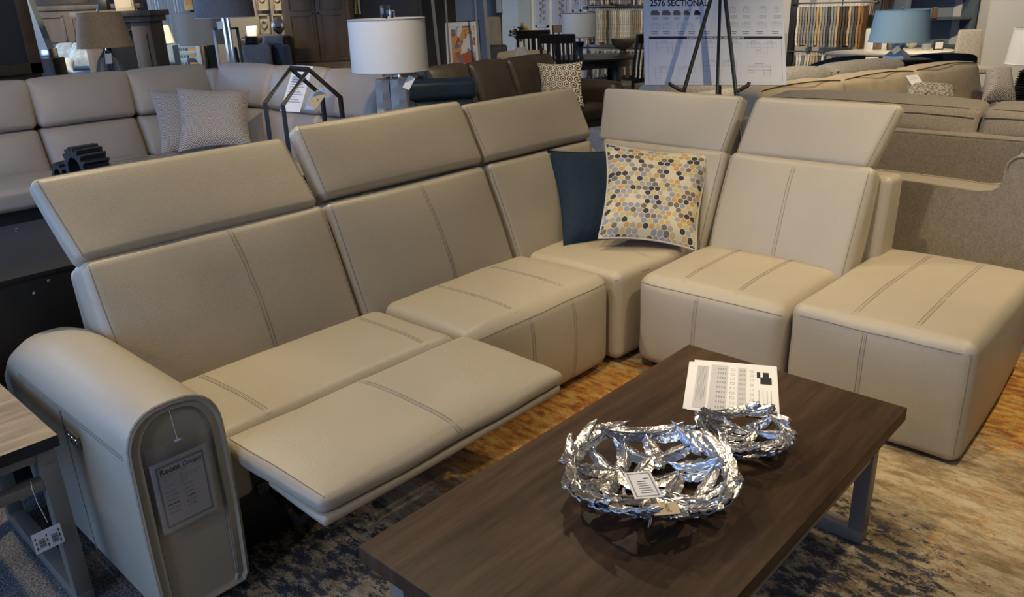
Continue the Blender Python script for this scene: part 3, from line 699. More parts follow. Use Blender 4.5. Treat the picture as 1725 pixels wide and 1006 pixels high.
# ================================================================== FEATHER BOWLS
def feather_bm(L, wd, curve, thick=0.0035, seed=0):
    """feather along +x in local plane, returns grid function (a,b)->(s,t) with a along, b across"""
    pass
def bowl(name, label, c, Rr, Hh, nf, Lf, Wf, seed):
    t = thing(name, label, 'bowl', c)
    rg = random.Random(seed)
    def surf(rho, phi, wob=0.0):                        # rho 0..1.1 = base to rim
        r = Rr * (0.10 + 0.90 * min(1.15, rho) ** 0.80); z = Hh * (min(1.2, rho)) ** 2.3 + 0.006
        ph = phi
        z += 0.012 * math.sin(3 * ph + seed) * rho ** 3
        return Vector((r * math.cos(ph), r * math.sin(ph), z))
    fs = []
    n_rim = nf // 2
    for i in range(n_rim): fs.append((0.90 + 0.07 * rg.random(), 2 * math.pi * (i + 0.3 * rg.random()) / n_rim, rg.choice((0.15, -0.2, 0.35, 2.9)) + rg.uniform(-0.2, 0.2), Lf * rg.uniform(0.85, 1.1), 1))
    n_mid = nf // 3
    for i in range(n_mid): fs.append((0.55 + 0.08 * rg.random(), 2 * math.pi * (i + 0.5 * rg.random()) / n_mid, rg.uniform(0.5, 1.5) * rg.choice((1, -1)), Lf * rg.uniform(0.8, 1.0), 0))
    n_in = nf - n_rim - n_mid
    for i in range(n_in): fs.append((0.10 + 0.22 * rg.random(), 2 * math.pi * (i + 0.3 * rg.random()) / max(1, n_in), rg.uniform(-1.6, 1.6), Lf * 0.8, 0))
    for q, (rho, phi, ang, L, rim) in enumerate(fs):
        bm = B(); c0 = surf(rho, phi); lift = rg.uniform(0.0, 0.010)
        e1 = (surf(rho, phi + 0.02) - surf(rho, phi - 0.02)).normalized(); e2 = (surf(rho + 0.02, phi) - surf(rho - 0.02, phi)).normalized()
        nrm = e1.cross(e2).normalized()
        if nrm.z < 0: nrm = -nrm
        d = e1 * math.cos(ang) + e2 * math.sin(ang); s_ = nrm.cross(d)
        NA, NB = 14, 6; ph0 = rg.uniform(0, 6)
        def pt(a, b):
            x = (a - 0.5) * L; hw = Wf / 2 * (math.sin(math.pi * min(1, (a * 0.93 + 0.05))) ** 0.6) * (1 - 0.25 * a)
            hw *= 1 + 0.05 * math.sin(a * 38 + ph0 + b)
            yv = b * hw + 0.10 * Wf * math.sin(a * 3 + ph0)
            p = c0 + d * x + s_ * yv
            # drop onto the bowl surface
            r_ = math.hypot(p.x, p.y); rr = max(0.0, (r_ / Rr - 0.10) / 0.90) ** 1.25; ph = math.atan2(p.y, p.x)
            sp = surf(min(rr, 1.12), ph); sp = Vector((sp.x, sp.y, sp.z))
            base = sp if rr <= 1.12 else Vector((sp.x + (p.x - sp.x) * .5, sp.y + (p.y - sp.y) * .5, sp.z + (rr - 1.12) * Rr * 0.25))
            v = abs(b)
            return base + nrm * (lift + 0.004 * (1 - v) + (-0.004 * v * v) + 0.0018 * math.sin(a * 60 + v * 7)) 
        top = [[bm.verts.new(pt(i / NA, -1 + 2 * j / NB)) for j in range(NB + 1)] for i in range(NA + 1)]
        bot = [[bm.verts.new(pt(i / NA, -1 + 2 * j / NB) - nrm * 0.0035) for j in range(NB + 1)] for i in range(NA + 1)]
        for i in range(NA):
            for j in range(NB):
                bm.faces.new((top[i][j], top[i + 1][j], top[i + 1][j + 1], top[i][j + 1])); bm.faces.new((bot[i][j], bot[i][j + 1], bot[i + 1][j + 1], bot[i + 1][j]))
            bm.faces.new((top[i][0], bot[i][0], bot[i + 1][0], top[i + 1][0])); bm.faces.new((top[i][NB], top[i + 1][NB], bot[i + 1][NB], bot[i][NB]))
        for j in range(NB):
            bm.faces.new((top[0][j], top[0][j + 1], bot[0][j + 1], bot[0][j])); bm.faces.new((top[NA][j], bot[NA][j], bot[NA][j + 1], top[NA][j + 1]))
        tube(bm, [pt(i / NA, 0) + nrm * 0.001 for i in range(NA + 1)], [0.0026 * (1 - 0.7 * i / NA) + 0.0006 for i in range(NA + 1)], 6)
        obj('feather', bm, SIL, t)
    bm = B(); tube(bm, [(Rr * 0.30 * math.cos(a), Rr * 0.30 * math.sin(a), 0.005) for a in [2 * math.pi * k / 28 for k in range(28)]], 0.005, 6, closed=True)
    obj('base_ring', bm, SIL, t)
    return t
ZT = 0.4605
bowl('feather_bowl', 'large openwork silver bowl of cast feathers with tags on the coffee table', (1.402, 0.893, ZT), 0.198, 0.066, 54, 0.140, 0.048, 3)
bowl('feather_bowl', 'small openwork silver bowl of cast feathers beside the printed papers', (1.735, 0.815, ZT), 0.118, 0.050, 32, 0.095, 0.034, 8)
# tags in the large bowl
def px_card(name, label, cat, q4, d4, mats, draw=None, t=0.0008):
    """small card whose lower-left, lower-right and upper-left corners are measured in the photo"""
    a, b_, c_ = [P(x, y, d) for (x, y), d in zip(q4, d4)]
    th_ = thing(name, label, cat, (a + c_) / 2)
    bm = B(); ux = (b_ - a).normalized(); w0 = (b_ - a).length; uy = c_ - a; uy = (uy - ux * uy.dot(ux)); h0 = uy.length; uy.normalize()
    o, ux, uy = card(bm, a, ux, uy, w0, h0, t)
    if draw: draw(bm, o, ux, uy, w0, h0)
    obj('printed_card', bm, mats, th_, True, smooth=False)
    return th_, o, ux, uy
def tagprint(bm, o, ux, uy, w, h):
    frame(bm, o, ux, uy, w * .08, w * .92, h * .06, h * .94, w * .05, 2)
    for i in range(6): quad(bm, o, ux, uy, w * (.3 + .05 * (i % 2)), w * (.8 - 0.03 * i), h * (.18 + .085 * i), h * (.205 + .085 * i), 2 if i < 5 else 1)
    quad(bm, o, ux, uy, w * .6, w * .78, h * .70, h * .73, 1)
def dd(x, y, z): return (PZ(x, y, z) - Vector((0, 0, H))).dot(F)
t1, *_ = px_card('hang_tag', 'white bordered paper price tag lying in the large feather bowl', 'tag', [(1070, 841), (1117, 837), (1051, 797)], [dd(1070, 841, .528), dd(1117, 837, .528), dd(1051, 797, .522)], [PAP, INK, GINK], tagprint)
bm = B(); tube(bm, [P(1093, 840, dd(1093, 840, .53)), P(1083, 850, dd(1083, 850, .535)), P(1084, 862, dd(1084, 862, .53)), P(1093, 868, dd(1093, 868, .53)), P(1085, 871, dd(1085, 871, .53)), P(1084, 874, dd(1084, 874, .53)), P(1092, 870, dd(1092, 870, .528))], 0.0009, 5)
obj('string', bm, PAP, t1, True)
def kraft(bm, o, ux, uy, w, h):
    quad(bm, o, ux, uy, w * .22, w * .36, h * .42, h * .52, 1); quad(bm, o, ux, uy, w * .34, w * .42, h * .50, h * .58, 1)
    text(bm, 'SOTE', o + ux * w * .64 + uy * h * .22, uy, -ux, h * .28, 1)
t2, *_ = px_card('hang_tag', 'small kraft brown maker tag tied to the rim of the large feather bowl', 'tag', [(1103, 869), (1147, 865), (1101, 849)], [dd(1103, 869, .55), dd(1147, 865, .55), dd(1101, 849, .555)], [CRD, INK], kraft)
bm = B(); tube(bm, [P(1104, 866, dd(1104, 866, .531)), P(1097, 868, dd(1097, 868, .53)), P(1094, 878, dd(1094, 878, .52)), P(1092, 889, dd(1092, 889, .51)), P(1096, 884, dd(1096, 884, .512)), P(1098, 872, dd(1098, 872, .528))], 0.001, 5)
obj('string', bm, CRD, t2, True)
# papers
def sheet(label, a, b_, c_, z, draw):
    A, Bq, Cq = PZ(*a, z), PZ(*b_, z), PZ(*c_, z)
    ux = (Bq - A).normalized(); w0 = (Bq - A).length; uy = Cq - A; uy = uy - ux * uy.dot(ux); h0 = uy.length; uy.normalize()
    bm = B(); o, ux, uy = card(bm, A, ux, uy, w0, h0, 0.0012); draw(bm, o, ux, uy, w0, h0)
    x = obj('paper_sheet', bm, [PAP, INK, GINK, mat('light_grey_ink', (0.5, 0.5, 0.51), 0.8), mat('orange_ink', (0.6, 0.18, 0.04), 0.8)], smooth=False)
    return tagit(x, label, 'paper')
sheet('plain white paper sheet underneath the printed flyer on the coffee table', (1150, 688), (1306, 703), (1174, 610), 0.4622, lambda *a: None)
def flyer(bm, o, ux, uy, w, h):
    quad(bm, o, ux, uy, w * .05, w * .19, h * .05, h * .88, 3); quad(bm, o, ux, uy, w * .22, w * .42, h * .05, h * .92, 3); quad(bm, o, ux, uy, w * .54, w * .64, h * .05, h * .9, 3)
    for k in range(6): quad(bm, o + Vector((0, 0, .0003)), ux, uy, w * (.075 + .017 * k), w * (.080 + .017 * k), h * (.18 + .03 * (k % 3)), h * .86, 2)
    for k in range(9):
        y_ = h * (.08 + .093 * k)
        for q in range(4): quad(bm, o + Vector((0, 0, .0003)), ux, uy, w * (.30 + .028 * q), w * (.315 + .028 * q), y_, y_ + h * .035, 2); quad(bm, o + Vector((0, 0, .0003)), ux, uy, w * (.56 + .018 * q), w * (.568 + .018 * q), y_, y_ + h * .03, 2)
        frame(bm, o, ux, uy, w * .455, w * .505, y_, y_ + h * .04, w * .004, 2); frame(bm, o, ux, uy, w * .68, w * .72, y_, y_ + h * .04, w * .004, 2)
    for k in range(4): quad(bm, o, ux, uy, w * (.78 + .045 * k), w * (.786 + .045 * k), h * .18, h * .48, 2)
    quad(bm, o, ux, uy, w * .80, w * .93, h * .60, h * .74, 1); quad(bm, o, ux, uy, w * .83, w * .9, h * .74, h * .84, 1); quad(bm, o, ux, uy, w * .76, w * .80, h * .72, h * .84, 1)
    quad(bm, o, ux, uy, w * .90, w * .95, h * .06, h * .13, 4); quad(bm, o, ux, uy, w * .95, w * .975, h * .06, h * .12, 2)
sheet('printed white flyer with grey columns and a small orange mark on the coffee table', (1157, 690), (1314, 706), (1173, 606), 0.4642, flyer)

# ================================================================== OUR PILLOWS
def hexpillow_mat():
    M, nt, b = newmat('hexagon_print', 0.85)
    e, idv, g = hexcells(nt, 34)
    wn = nd(nt, 'ShaderNodeTexWhiteNoise', noise_dimensions='3D'); nt.links.new(vm(nt, 'MULTIPLY', idv, (1.37, 1.91, 1)), wn.inputs[0])
    c = ramp(nt, wn.outputs['Value'], [(0.0, (0.03, 0.03, 0.035)), (0.14, (0.45, 0.36, 0.16)), (0.30, (0.14, 0.115, 0.085)), (0.44, (0.44, 0.27, 0.08)), (0.56, (0.24, 0.25, 0.27)), (0.70, (0.52, 0.46, 0.30)), (0.84, (0.32, 0.29, 0.25))], True)
    nt.links.new(mix(nt, mt(nt, 'GREATER_THAN', e, 0.055), (0.55, 0.51, 0.44), c), b.inputs['Base Color']); return M
def dotpillow_mat():
    M, nt, b = newmat('ring_print', 0.85)
    e, idv, g = hexcells(nt, 11)
    l = vm(nt, 'LENGTH', g)
    dot = mt(nt, 'LESS_THAN', l, 0.16); ring = mt(nt, 'LESS_THAN', mt(nt, 'ABSOLUTE', mt(nt, 'SUBTRACT', l, 0.36)), 0.07); edge = mt(nt, 'LESS_THAN', e, 0.0)
    k = mt(nt, 'MAXIMUM', mt(nt, 'MAXIMUM', dot, ring), edge)
    nt.links.new(mix(nt, k, (0.60, 0.54, 0.44), (0.05, 0.035, 0.025)), b.inputs['Base Color']); return M
def herring_mat():
    M, nt, b = newmat('woven_zigzag', 0.9)
    uv = nd(nt, 'ShaderNodeUVMap').outputs[0]; sp = nd(nt, 'ShaderNodeSeparateXYZ'); nt.links.new(uv, sp.inputs[0])
    x = mt(nt, 'ABSOLUTE', mt(nt, 'SUBTRACT', mt(nt, 'FRACT', mt(nt, 'MULTIPLY', sp.outputs[0], 26)), 0.5))
    f = mt(nt, 'FRACT', mt(nt, 'ADD', mt(nt, 'MULTIPLY', sp.outputs[1], 62), mt(nt, 'MULTIPLY', x, 2.4)))
    nt.links.new(mix(nt, mt(nt, 'GREATER_THAN', f, 0.5), (0.50, 0.46, 0.41), (0.15, 0.125, 0.11)), b.inputs['Base Color']); return M
HEXM, DOTM, HERM = hexpillow_mat(), dotpillow_mat(), herring_mat()
def pil(label, q4, d4, mats, thick, pipe=0.0, group=None, name='throw_pillow', cat='pillow', ear=0.10):
    a = [P(x, y, d) for (x, y), d in zip(q4, d4)]
    c = (a[0] + a[1]) / 2
    t = thing(name, label, cat, c, group=group)
    bm = B(); pillow(bm, *a, thick=thick, pipe=0, ear=ear); obj('cover', bm, [mats[0]], t, True)
    if pipe:
        bm = B(); n = 18; bl, br, tr, tl = a
        def pos(A, Bb):
            u, v = 2 * A - 1, 2 * Bb - 1; u2 = u * (1 - ear * (1 - v * v)); v2 = v * (1 - ear * (1 - u * u)); a2, b2 = (u2 + 1) / 2, (v2 + 1) / 2
            return bl * (1 - a2) * (1 - b2) + br * a2 * (1 - b2) + tr * a2 * b2 + tl * (1 - a2) * b2
        rim = [(i / n, 0) for i in range(n)] + [(1, i / n) for i in range(n)] + [(1 - i / n, 1) for i in range(n)] + [(0, 1 - i / n) for i in range(n)]
        tube(bm, [pos(*r_) for r_ in rim], pipe, 6, closed=True); obj('piping', bm, mats[1], t, True)
    return t
pil('plain navy throw pillow in the corner of the sectional behind the patterned one', [(950, 414), (1080, 420), (1090, 244), (922, 254)], [3.86, 3.99, 4.17, 4.00], [NAV, NAV], 0.14, 0.005)
pil('throw pillow printed with small multicoloured hexagons leaning in the sectional corner', [(1008, 402), (1172, 422), (1203, 258), (1020, 242)], [3.74, 3.72, 3.88, 3.92], [HEXM, mat('piping_cream', (0.45, 0.42, 0.36), 0.8)], 0.15, 0.005)

# ================================================================== FAR GREY-BEIGE SECTIONAL
FS = thing('sectional_sofa', 'grey-beige leather sectional with two grey woven pillows, behind the main sofa', 'sofa', (2.0, 7.0, 0))
L2 = [LE2, STI]
xs = [-0.23, 0.54, 1.31, 2.08, 2.85, 3.55]
for i in range(5):
    x0, x1 = xs[i] + 0.005, xs[i + 1] - 0.005
    last = i == 4
    s = Soft(hexprof(x0, (x1, x1 + .0, x1, x1), [(6.84, 0.42), (6.97, 0.765), (7.15, 0.40), (7.20, 0.75)]), 0.05, (0, 0, 0.05, 0, 0, 0.0), 8, 0.004, i).build(); obj('back_cushion', s.bm, L2, FS, True)
    s = Soft(hexprof(x0, (x1, x1 + .06, x1, x1), [(6.93, 0.765), (7.08, 1.13), (7.20, 0.76), (7.24, 1.10)]), 0.05, (0, 0, 0.05, 0, 0, 0.015), 8, 0.004, i + 9).build(); obj('headrest', s.bm, L2, FS, True)
    if not last:
        s = Soft(hx(x0, x1, 6.28, 6.95, 0.30, 0.455), 0.04, (0, 0, 0.01, 0, 0, 0.015), 8, 0.003, i).build(); obj('seat_cushion', s.bm, L2, FS, True)
yb = [6.93, PX(457, 112, 3.62).y, PX(545, 114, 3.62).y, PX(643, 118, 3.62).y]
print('FAR Y', yb)
for i in range(3):
    y0, y1 = yb[i] - 0.005, yb[i + 1] + 0.005
    s = Soft(hexprof(y0, y1, [(3.42, 0.42), (3.52, 0.80), (3.76, 0.40), (3.80, 0.78)], 'y'), 0.05, (0, 0, 0.05, 0, 0, 0.0), 8, 0.004, i + 20).build(); obj('back_cushion', s.bm, L2, FS, True)
    s = Soft(hexprof(y0, y1, [(3.50, 0.80), (3.63, 1.14), (3.80, 0.79), (3.84, 1.10)], 'y'), 0.05, (0, 0, 0.05, 0, 0, 0.015), 8, 0.004, i + 29).build(); obj('headrest', s.bm, L2, FS, True)
    s = Soft(hx(2.87, 3.52, y1, min(y0, 6.95), 0.10, 0.455), 0.04, (0.01, 0, 0, 0, 0, 0.015), 8, 0.003, i).build(); obj('seat_cushion', s.bm, L2, FS, True)
s = Soft(hx(-0.2, 3.80, 7.16, 7.28, .05, 1.05), .03, n=4).build(); obj('back_frame', s.bm, L2, FS, True)
bm = B(); bx(bm, 3.55, 3.7, 6.93, 7.15, .1, 1.08, .02); obj('corner_post', bm, LE2, FS, True)
bm = B(); bx(bm, -0.2, 2.86, 6.42, 7.15, 0.03, 0.30, 0.01); obj('base', bm, mat('shaded_base', (0.05, 0.035, 0.025), 0.8), FS, True)  # base coloured dark for the shade under the overhanging seat
bm = B(); bx(bm, 3.0, 3.78, yb[3] + 0.03, 7.1, 0.0, 0.10, 0.01); obj('base', bm, mat('shaded_base', (0.05, 0.035, 0.025), 0.8), FS, True)
pil('grey woven zigzag pillow at the back, half hidden in the far sectional corner', [(272, 259), (372, 252), (388, 150), (249, 151)], [6.20, 6.40, 6.62, 6.50], [HERM], 0.14)
pil('grey woven zigzag pillow in front of its twin on the far sectional', [(300, 256), (424, 244), (421, 152), (297, 147)], [5.98, 6.12, 6.34, 6.24], [HERM], 0.16)
# paper signs on the far sectional
def lines(n, mi=2, top=0.85, bot=0.15, x0=0.12, x1=0.88, blue=None):
    def d(bm, o, ux, uy, w, h):
        for i in range(n):
            y = h * (bot + (top - bot) * i / max(1, n - 1)); quad(bm, o, ux, uy, w * x0, w * (x1 - 0.12 * ((i * 7) % 3)), y, y + h * 0.018, mi)
        if blue: quad(bm, o, ux, uy, w * 0.15, w * 0.85, h * blue[0], h * blue[1], 3)
    return d
BINK = mat('pale_blue_ink', (0.30, 0.42, 0.58), 0.8)
px_card('info_sheet', 'white information sheet standing against the far sectional backrest', 'sign', [(472, 187), (505, 189), (475, 110)], [5.62, 5.55, 5.72], [PAP, INK, GINK, BINK], lines(12, 2, .8, .2, blue=(0.62, 0.75)), 0.003)
px_card('info_card', 'blue and white card standing right of the information sheet on the far sectional', 'sign', [(512, 184), (530, 186), (514, 145)], [5.5, 5.45, 5.58], [BINK, INK, PAP], lines(4, 2, .4, .1), 0.003)

# ================================================================== TABLES BEHIND THE SOFA
TG2 = thing('accent_table', 'metal framed table with grey tiled top holding a gear sculpture', 'table', (2.30, 5.35, 0))
def tile_mat():
    M, nt, b = newmat('grey_tiles', 0.3)
    tc = nd(nt, 'ShaderNodeTexCoord').outputs['Object']; br = nd(nt, 'ShaderNodeTexBrick'); br.offset = 0.0
    for i, v in ((1, (0.20, 0.185, 0.165, 1)), (2, (0.24, 0.22, 0.20, 1)), (3, (0.45, 0.44, 0.42, 1))): br.inputs[i].default_value = v
    br.inputs['Scale'].default_value = 1.0; br.inputs['Brick Width'].default_value = 0.2; br.inputs['Row Height'].default_value = 0.2; br.inputs['Mortar Size'].default_value = 0.006
    nt.links.new(tc, br.inputs[0]); nt.links.new(br.outputs[0], b.inputs['Base Color']); return M
metal_table(TG2, 0.74, 1.40, 0.58, 0.03, tile_mat(), 0.04, 0.02)
GS = thing('gear_sculpture', 'dark metal sculpture of two toothed gears on the tiled table', 'sculpture', (0, 0, 0))
def gear(bm, c, ax, r, hole, th, teeth):
    ax = ax.normalized(); e1 = Vector((0, 0, 1)); e2 = ax.cross(e1).normalized(); n = teeth * 4
    rings = []
    for rr, s in ((0, -1), (1, -1), (1, 1), (0, 1)):
        ring = []
        for k in range(n):
            a = 2 * math.pi * k / n; R_ = hole if rr == 0 else (r if (k % 4) in (0, 1) else r * 0.80)
            ring.append(bm.verts.new(c + (e1 * math.sin(a) + e2 * math.cos(a)) * R_ + ax * th / 2 * s))
        rings.append(ring)
    for q in range(4):
        A, C = rings[q], rings[(q + 1) % 4]
        for k in range(n): bm.faces.new((A[k], A[(k + 1) % n], C[(k + 1) % n], C[k]))
IRON = mat('dark_cast_iron', (0.10, 0.105, 0.115), 0.35, 0.85)
gc = P(150, 292, 4.85); gc.z = 0.58 + 0.135
gax = (Vector((RT.x, RT.y, 0)) * 0.55 + Vector((F.x, F.y, 0)) * 0.83).normalized()
side = gax.cross(Vector((0, 0, 1))).normalized()
GS.location = (gc.x, gc.y, 0.58)
bm = B(); gear(bm, gc, gax, 0.135, 0.072, 0.16, 18); obj('large_gear', bm, IRON, GS, True, smooth=False)
g2 = gc + side * -0.0 ; g2 = P(116, 290, 4.95); g2.z = 0.58 + 0.082
bm = B(); gear(bm, g2, gax, 0.080, 0.040, 0.14, 12); obj('small_gear', bm, IRON, GS, True, smooth=False)
# house frame
HT = thing('side_table', 'small metal table under the black house frame behind the sofa', 'table', (2.56, 4.16, 0)); metal_table(HT, 0.5, 0.46, 0.58, 0.03, [DKW], 0.035, 0.01)
HF = thing('house_frame', 'black metal open house-shaped frame standing behind the sofa', 'decor', (2.56, 4.18, 0.58))
yA, yB_ = 4.28, 4.09
def ph(px, py, Y): v = PY(px, py, Y); return (v.x, v.z)
apA = ph(484, 116, yA); apB = ph(525, 116, yB_)
apx, apz = (apA[0] + apB[0]) / 2, (apA[1] + apB[1]) / 2
eL = ph(449, 176, yA); eR = ph(575, 161, yB_); hw = (apx - eL[0] + eR[0] - apx) / 2; ez = (eL[1] + eR[1]) / 2
print('HOUSE', apA, apB, eL, eR)
bm = B()
sq = 0.0155
for Y in (yA, yB_):
    tube(bm, [(apx - hw, Y, 0.59), (apx - hw, Y, ez), (apx, Y, apz), (apx + hw, Y, ez), (apx + hw, Y, 0.59)], sq, 4)
    tube(bm, [(apx - hw, Y, 0.592), (apx + hw, Y, 0.592)], sq, 4)
tube(bm, [(apx, yA, apz), (apx, yB_, apz)], sq, 4)
for sx in (-1, 1): tube(bm, [(apx + sx * hw, yA, 0.592), (apx + sx * hw, yB_, 0.592)], sq, 4)
obj('metal_frame', bm, BLKM, HF, True, smooth=False)
px_card('hang_tag', 'kraft brown tag hanging inside the black house frame', 'tag', [(517, 176), (533, 183), (522, 146)], [4.72, 4.70, 4.76], [CRD, INK], lambda bm, o, ux, uy, w, h: quad(bm, o, ux, uy, w * .6, w * .7, h * .45, h * .52, 1), 0.002)

# ------------------------------------------------------------------ lamps
FACE = R(-46.6)
def lamp(name, label, px, py_bot, d, shade, base, z0, smat, group=None, finial=None, rz=FACE, trim=None):
    """shade: (r_top, r_bot, z_bot, z_top); base: builder(bm_list) ; stands at z0"""
    c = P(px, py_bot, d); t = thing(name, label, 'lamp', (c.x, c.y, z0), rz, group)
    rt, rb, zb, zt = shade
    bm = B(); pr = [(rb, zb - z0), (rb * .5 + rt * .5, (zb + zt) / 2 - z0), (rt, zt - z0)]
    lathe(bm, pr + [(rt - 0.004, zt - z0), (rb - 0.004, zb - z0), (rb, zb - z0)], seg=48, caps=False)
    sh = obj('lamp_shade', bm, smat, t)
    for r_, z_ in ((rb + .001, zb - z0 + 0.004), (rt + .001, zt - z0 - 0.004)):
        bm = B(); tube(bm, [(r_ * math.cos(a), r_ * math.sin(a), z_) for a in [2 * math.pi * k / 48 for k in range(48)]], 0.0035, 5, closed=True); obj('shade_trim', bm, trim or smat, sh)
    bm = B()
    tube(bm, [(-rt, 0, zt - z0 - 0.03), (rt, 0, zt - z0 - 0.03)], 0.003, 5); tube(bm, [(0, -rt, zt - z0 - 0.03), (0, rt, zt - z0 - 0.03)], 0.003, 5)
    obj('shade_spider', bm, trim or smat, sh)
    bm = B(); tube(bm, [(0, 0, zb - z0 - 0.08), (0, 0, zt - z0)], 0.005, 6); obj('stem', bm, CHR, t)
    base(t, zb - z0)
    bm = B()
    if finial == 'block': bx(bm, -.028, .024, -.02, .02, zt - z0 + .0, zt - z0 + .075, .003); bx(bm, .028, .052, -.02, .02, zt - z0 + .0, zt - z0 + .045, .003); obj('finial', bm, GLS, t)
    else: lathe(bm, [(.004, 0), (.012, .012), (.010, .03), (.003, .038)], (0, 0, zt - z0), 10); obj('finial', bm, CHR, t)
    return t
def b_slab(t, zt):
    bm = B(); Hh = zt - 0.045
    CER = mat('cream_carved_ceramic', (0.52, 0.46, 0.37), 0.4)
    for sx in (0, 1):
        x0, x1 = ((-.095, -.008), (-.004, .095))[sx]
        n = 24
        ringsv = []
        for k in range(n + 1):
            z = Hh * k / n; wv = 0.006 * math.sin(k * 1.35 + sx * 2); ww = 0.008 * math.sin(k * 0.5 + sx)
            ringsv.append([bm.verts.new((x, y, z)) for x, y in ((x0, -.055 + wv), ((x0 + x1) / 2, -.068 - wv), (x1 + ww * .3, -.05 + ww), (x1, .05), ((x0 + x1) / 2, .06), (x0, .05))])
        for A, C in zip(ringsv, ringsv[1:]):
            for q in range(6): bm.faces.new((A[q], A[(q + 1) % 6], C[(q + 1) % 6], C[q]))
        bm.faces.new(ringsv[0][::-1]); bm.faces.new(ringsv[-1])
    obj('lamp_base', bm, CER, t)
    bm = B(); bx(bm, -.05, .05, -.03, .03, Hh, Hh + .03, .004); obj('neck', bm, GLS, t)
def stand(px, py, d, z, w, label, m, name='end_table', dp=None, rz=FACE, cat='table'):
    c = P(px, py, d); t = thing(name, label, cat, (c.x, c.y, 0), rz)
    dp = dp or w
    bm = B(); bx(bm, -w/2, w/2, -dp/2, dp/2, z - .03, z, .004); obj('tabletop', bm, m, t)
    for sx in (-1, 1):
        for sy in (-1, 1):
            bm = B(); bx(bm, sx*(w/2-.03)-.02, sx*(w/2-.03)+.02, sy*(dp/2-.03)-.02, sy*(dp/2-.03)+.02, 0, z - .03, .003); obj('leg', bm, m, t)
    bm = B(); bx(bm, -w/2+.03, w/2-.03, -dp/2+.03, dp/2-.03, z * .3, z * .3 + .02, .003); obj('shelf', bm, m, t)
    return t
zb = P(657, 120, 4.9).z; zt = P(654, 30, 4.9).z; zbb = P(663, 190, 4.9).z
stand(658, 150, 4.9, 0.60, 0.44, 'dark wood end table under the white drum lamp behind the sofa', DKW, rz=0)
lamp('table_lamp', 'large white drum shade lamp on cream carved ceramic base behind the sofa', 658, 120, 4.9, (0.232, 0.236, zb, zt), b_slab, 0.60, SHW, finial='block', trim=mat('shade_trim_grey', (0.45, 0.43, 0.4), 0.8))
px_card('hang_tag', 'cream folded tag hanging beside the ceramic base of the white drum lamp', 'tag', [(678, 147), (689, 152), (683, 124)], [4.75, 4.75, 4.77], [PAP, INK], None, 0.002)

# ================================================================== BLACK BOX behind the sofa
BX = thing('storage_cabinet', 'black cabinet with small screws in the gap behind the left headrest', 'cabinet', (0.35, 3.42, 0))
bm = B(); bx(bm, -0.5, 1.12, 3.02, 3.80, 0.02, 0.74, 0.008); obj('body', bm, BLK, BX, True)
bm = B(); bx(bm, -0.5, 1.12, 3.0, 3.82, 0.74, 0.76, 0.004); obj('top', bm, BLK, BX, True)
for q in ((28, 386), (82, 473), (57, 494)):
    v = PY(*q, 3.015) if q[1] > 400 else PZ(*q, 0.762)
    bm = B(); lathe(bm, [(.006, 0), (.006, .003), (.002, .005)], v, 10) if q[1] < 400 else box(bm, v, (.01, .004, .01), .001)
    obj('screw', bm, CHR, BX, True)

# ================================================================== NAVY RECLINER, BROWN SOFA
def chairframe(t, m, w=0.7): pass
c = P(745, 160, 6.7); NC = thing('lounge_chair', 'navy leather lounge chair with tall rolled headrest beside the white drum lamp', 'chair', (c.x, c.y, 0), FACE + R(10))
LN = mat('navy_leather', (0.028, 0.058, 0.088), 0.42, bump=0.2, bscale=60)
zt = P(745, 132, 6.7).z; 
softbox('headrest', -0.28, 0.29, -0.06, 0.12, zt - 0.17, zt, LN, NC, 0.045, (0, 0, .01, .01, 0, .0), 6, 0.006)
softbox('backrest', -0.25, 0.28, -0.03, 0.14, 0.42, zt - 0.16, LN, NC, 0.05, (0, 0, .03, 0, 0, 0), 6, 0.004)
softbox('seat', -0.26, 0.29, -0.60, 0.0, 0.30, 0.45, LN, NC, 0.05, (0, 0, 0, 0, 0, .02), 6)
softbox('arm', -0.38, -0.28, -0.60, 0.10, 0.10, 0.60, LN, NC, 0.04, n=4); softbox('arm', 0.31, 0.41, -0.60, 0.10, 0.10, 0.60, LN, NC, 0.04, n=4)
bm = B(); lathe(bm, [(.28, 0), (.28, .02), (.05, .04), (.04, .30)], (0.01, -0.25, 0), 24); obj('swivel_base', bm, STL, NC)

YBS = 6.50
def bx_at(px, py, Y=YBS): return PY(px, py, Y).x
xr = bx_at(931, 95); x2 = bx_at(853, 95); x1 = bx_at(788, 108); wq = x2 - x1; x0 = x1 - wq
print('BROWN', x0, x1, x2, xr, PY(860, 95, YBS).z, PZ(1010, 140, .62))
BS = thing('leather_sofa', 'dark brown leather sofa with two ring-patterned pillows', 'sofa', ((x0 + xr) / 2, 6.4, 0))
zt = PY(860, 97, YBS).z
for a, b_ in ((x0, x1), (x1, x2), (x2, xr)):
    s = Soft(hexprof(a + .005, b_ - .005, [(YBS - .25, .38), (YBS, zt), (YBS + .1, .38), (YBS + .18, zt - .05)]), 0.06, (0, 0, .05, 0, 0, .02), 8, 0.006, a).build(); obj('back_cushion', s.bm, BRL, BS, True)
    s = Soft(hx(a + .005, b_ - .005, YBS - .88, YBS - .1, .22, .40), .05, (0, 0, .02, 0, 0, .02), 8, .004).build(); obj('seat_cushion', s.bm, BRL, BS, True)
s = Soft(hx(x0 - .1, xr + .1, YBS + .12, YBS + .32, .08, zt - .08), .04, n=4).build(); obj('back_frame', s.bm, BRL, BS, True)
s = Soft(hx(x0, xr, YBS - .85, YBS + .2, .08, .23), .03, n=4).build(); obj('seat_base', s.bm, BRL, BS, True)
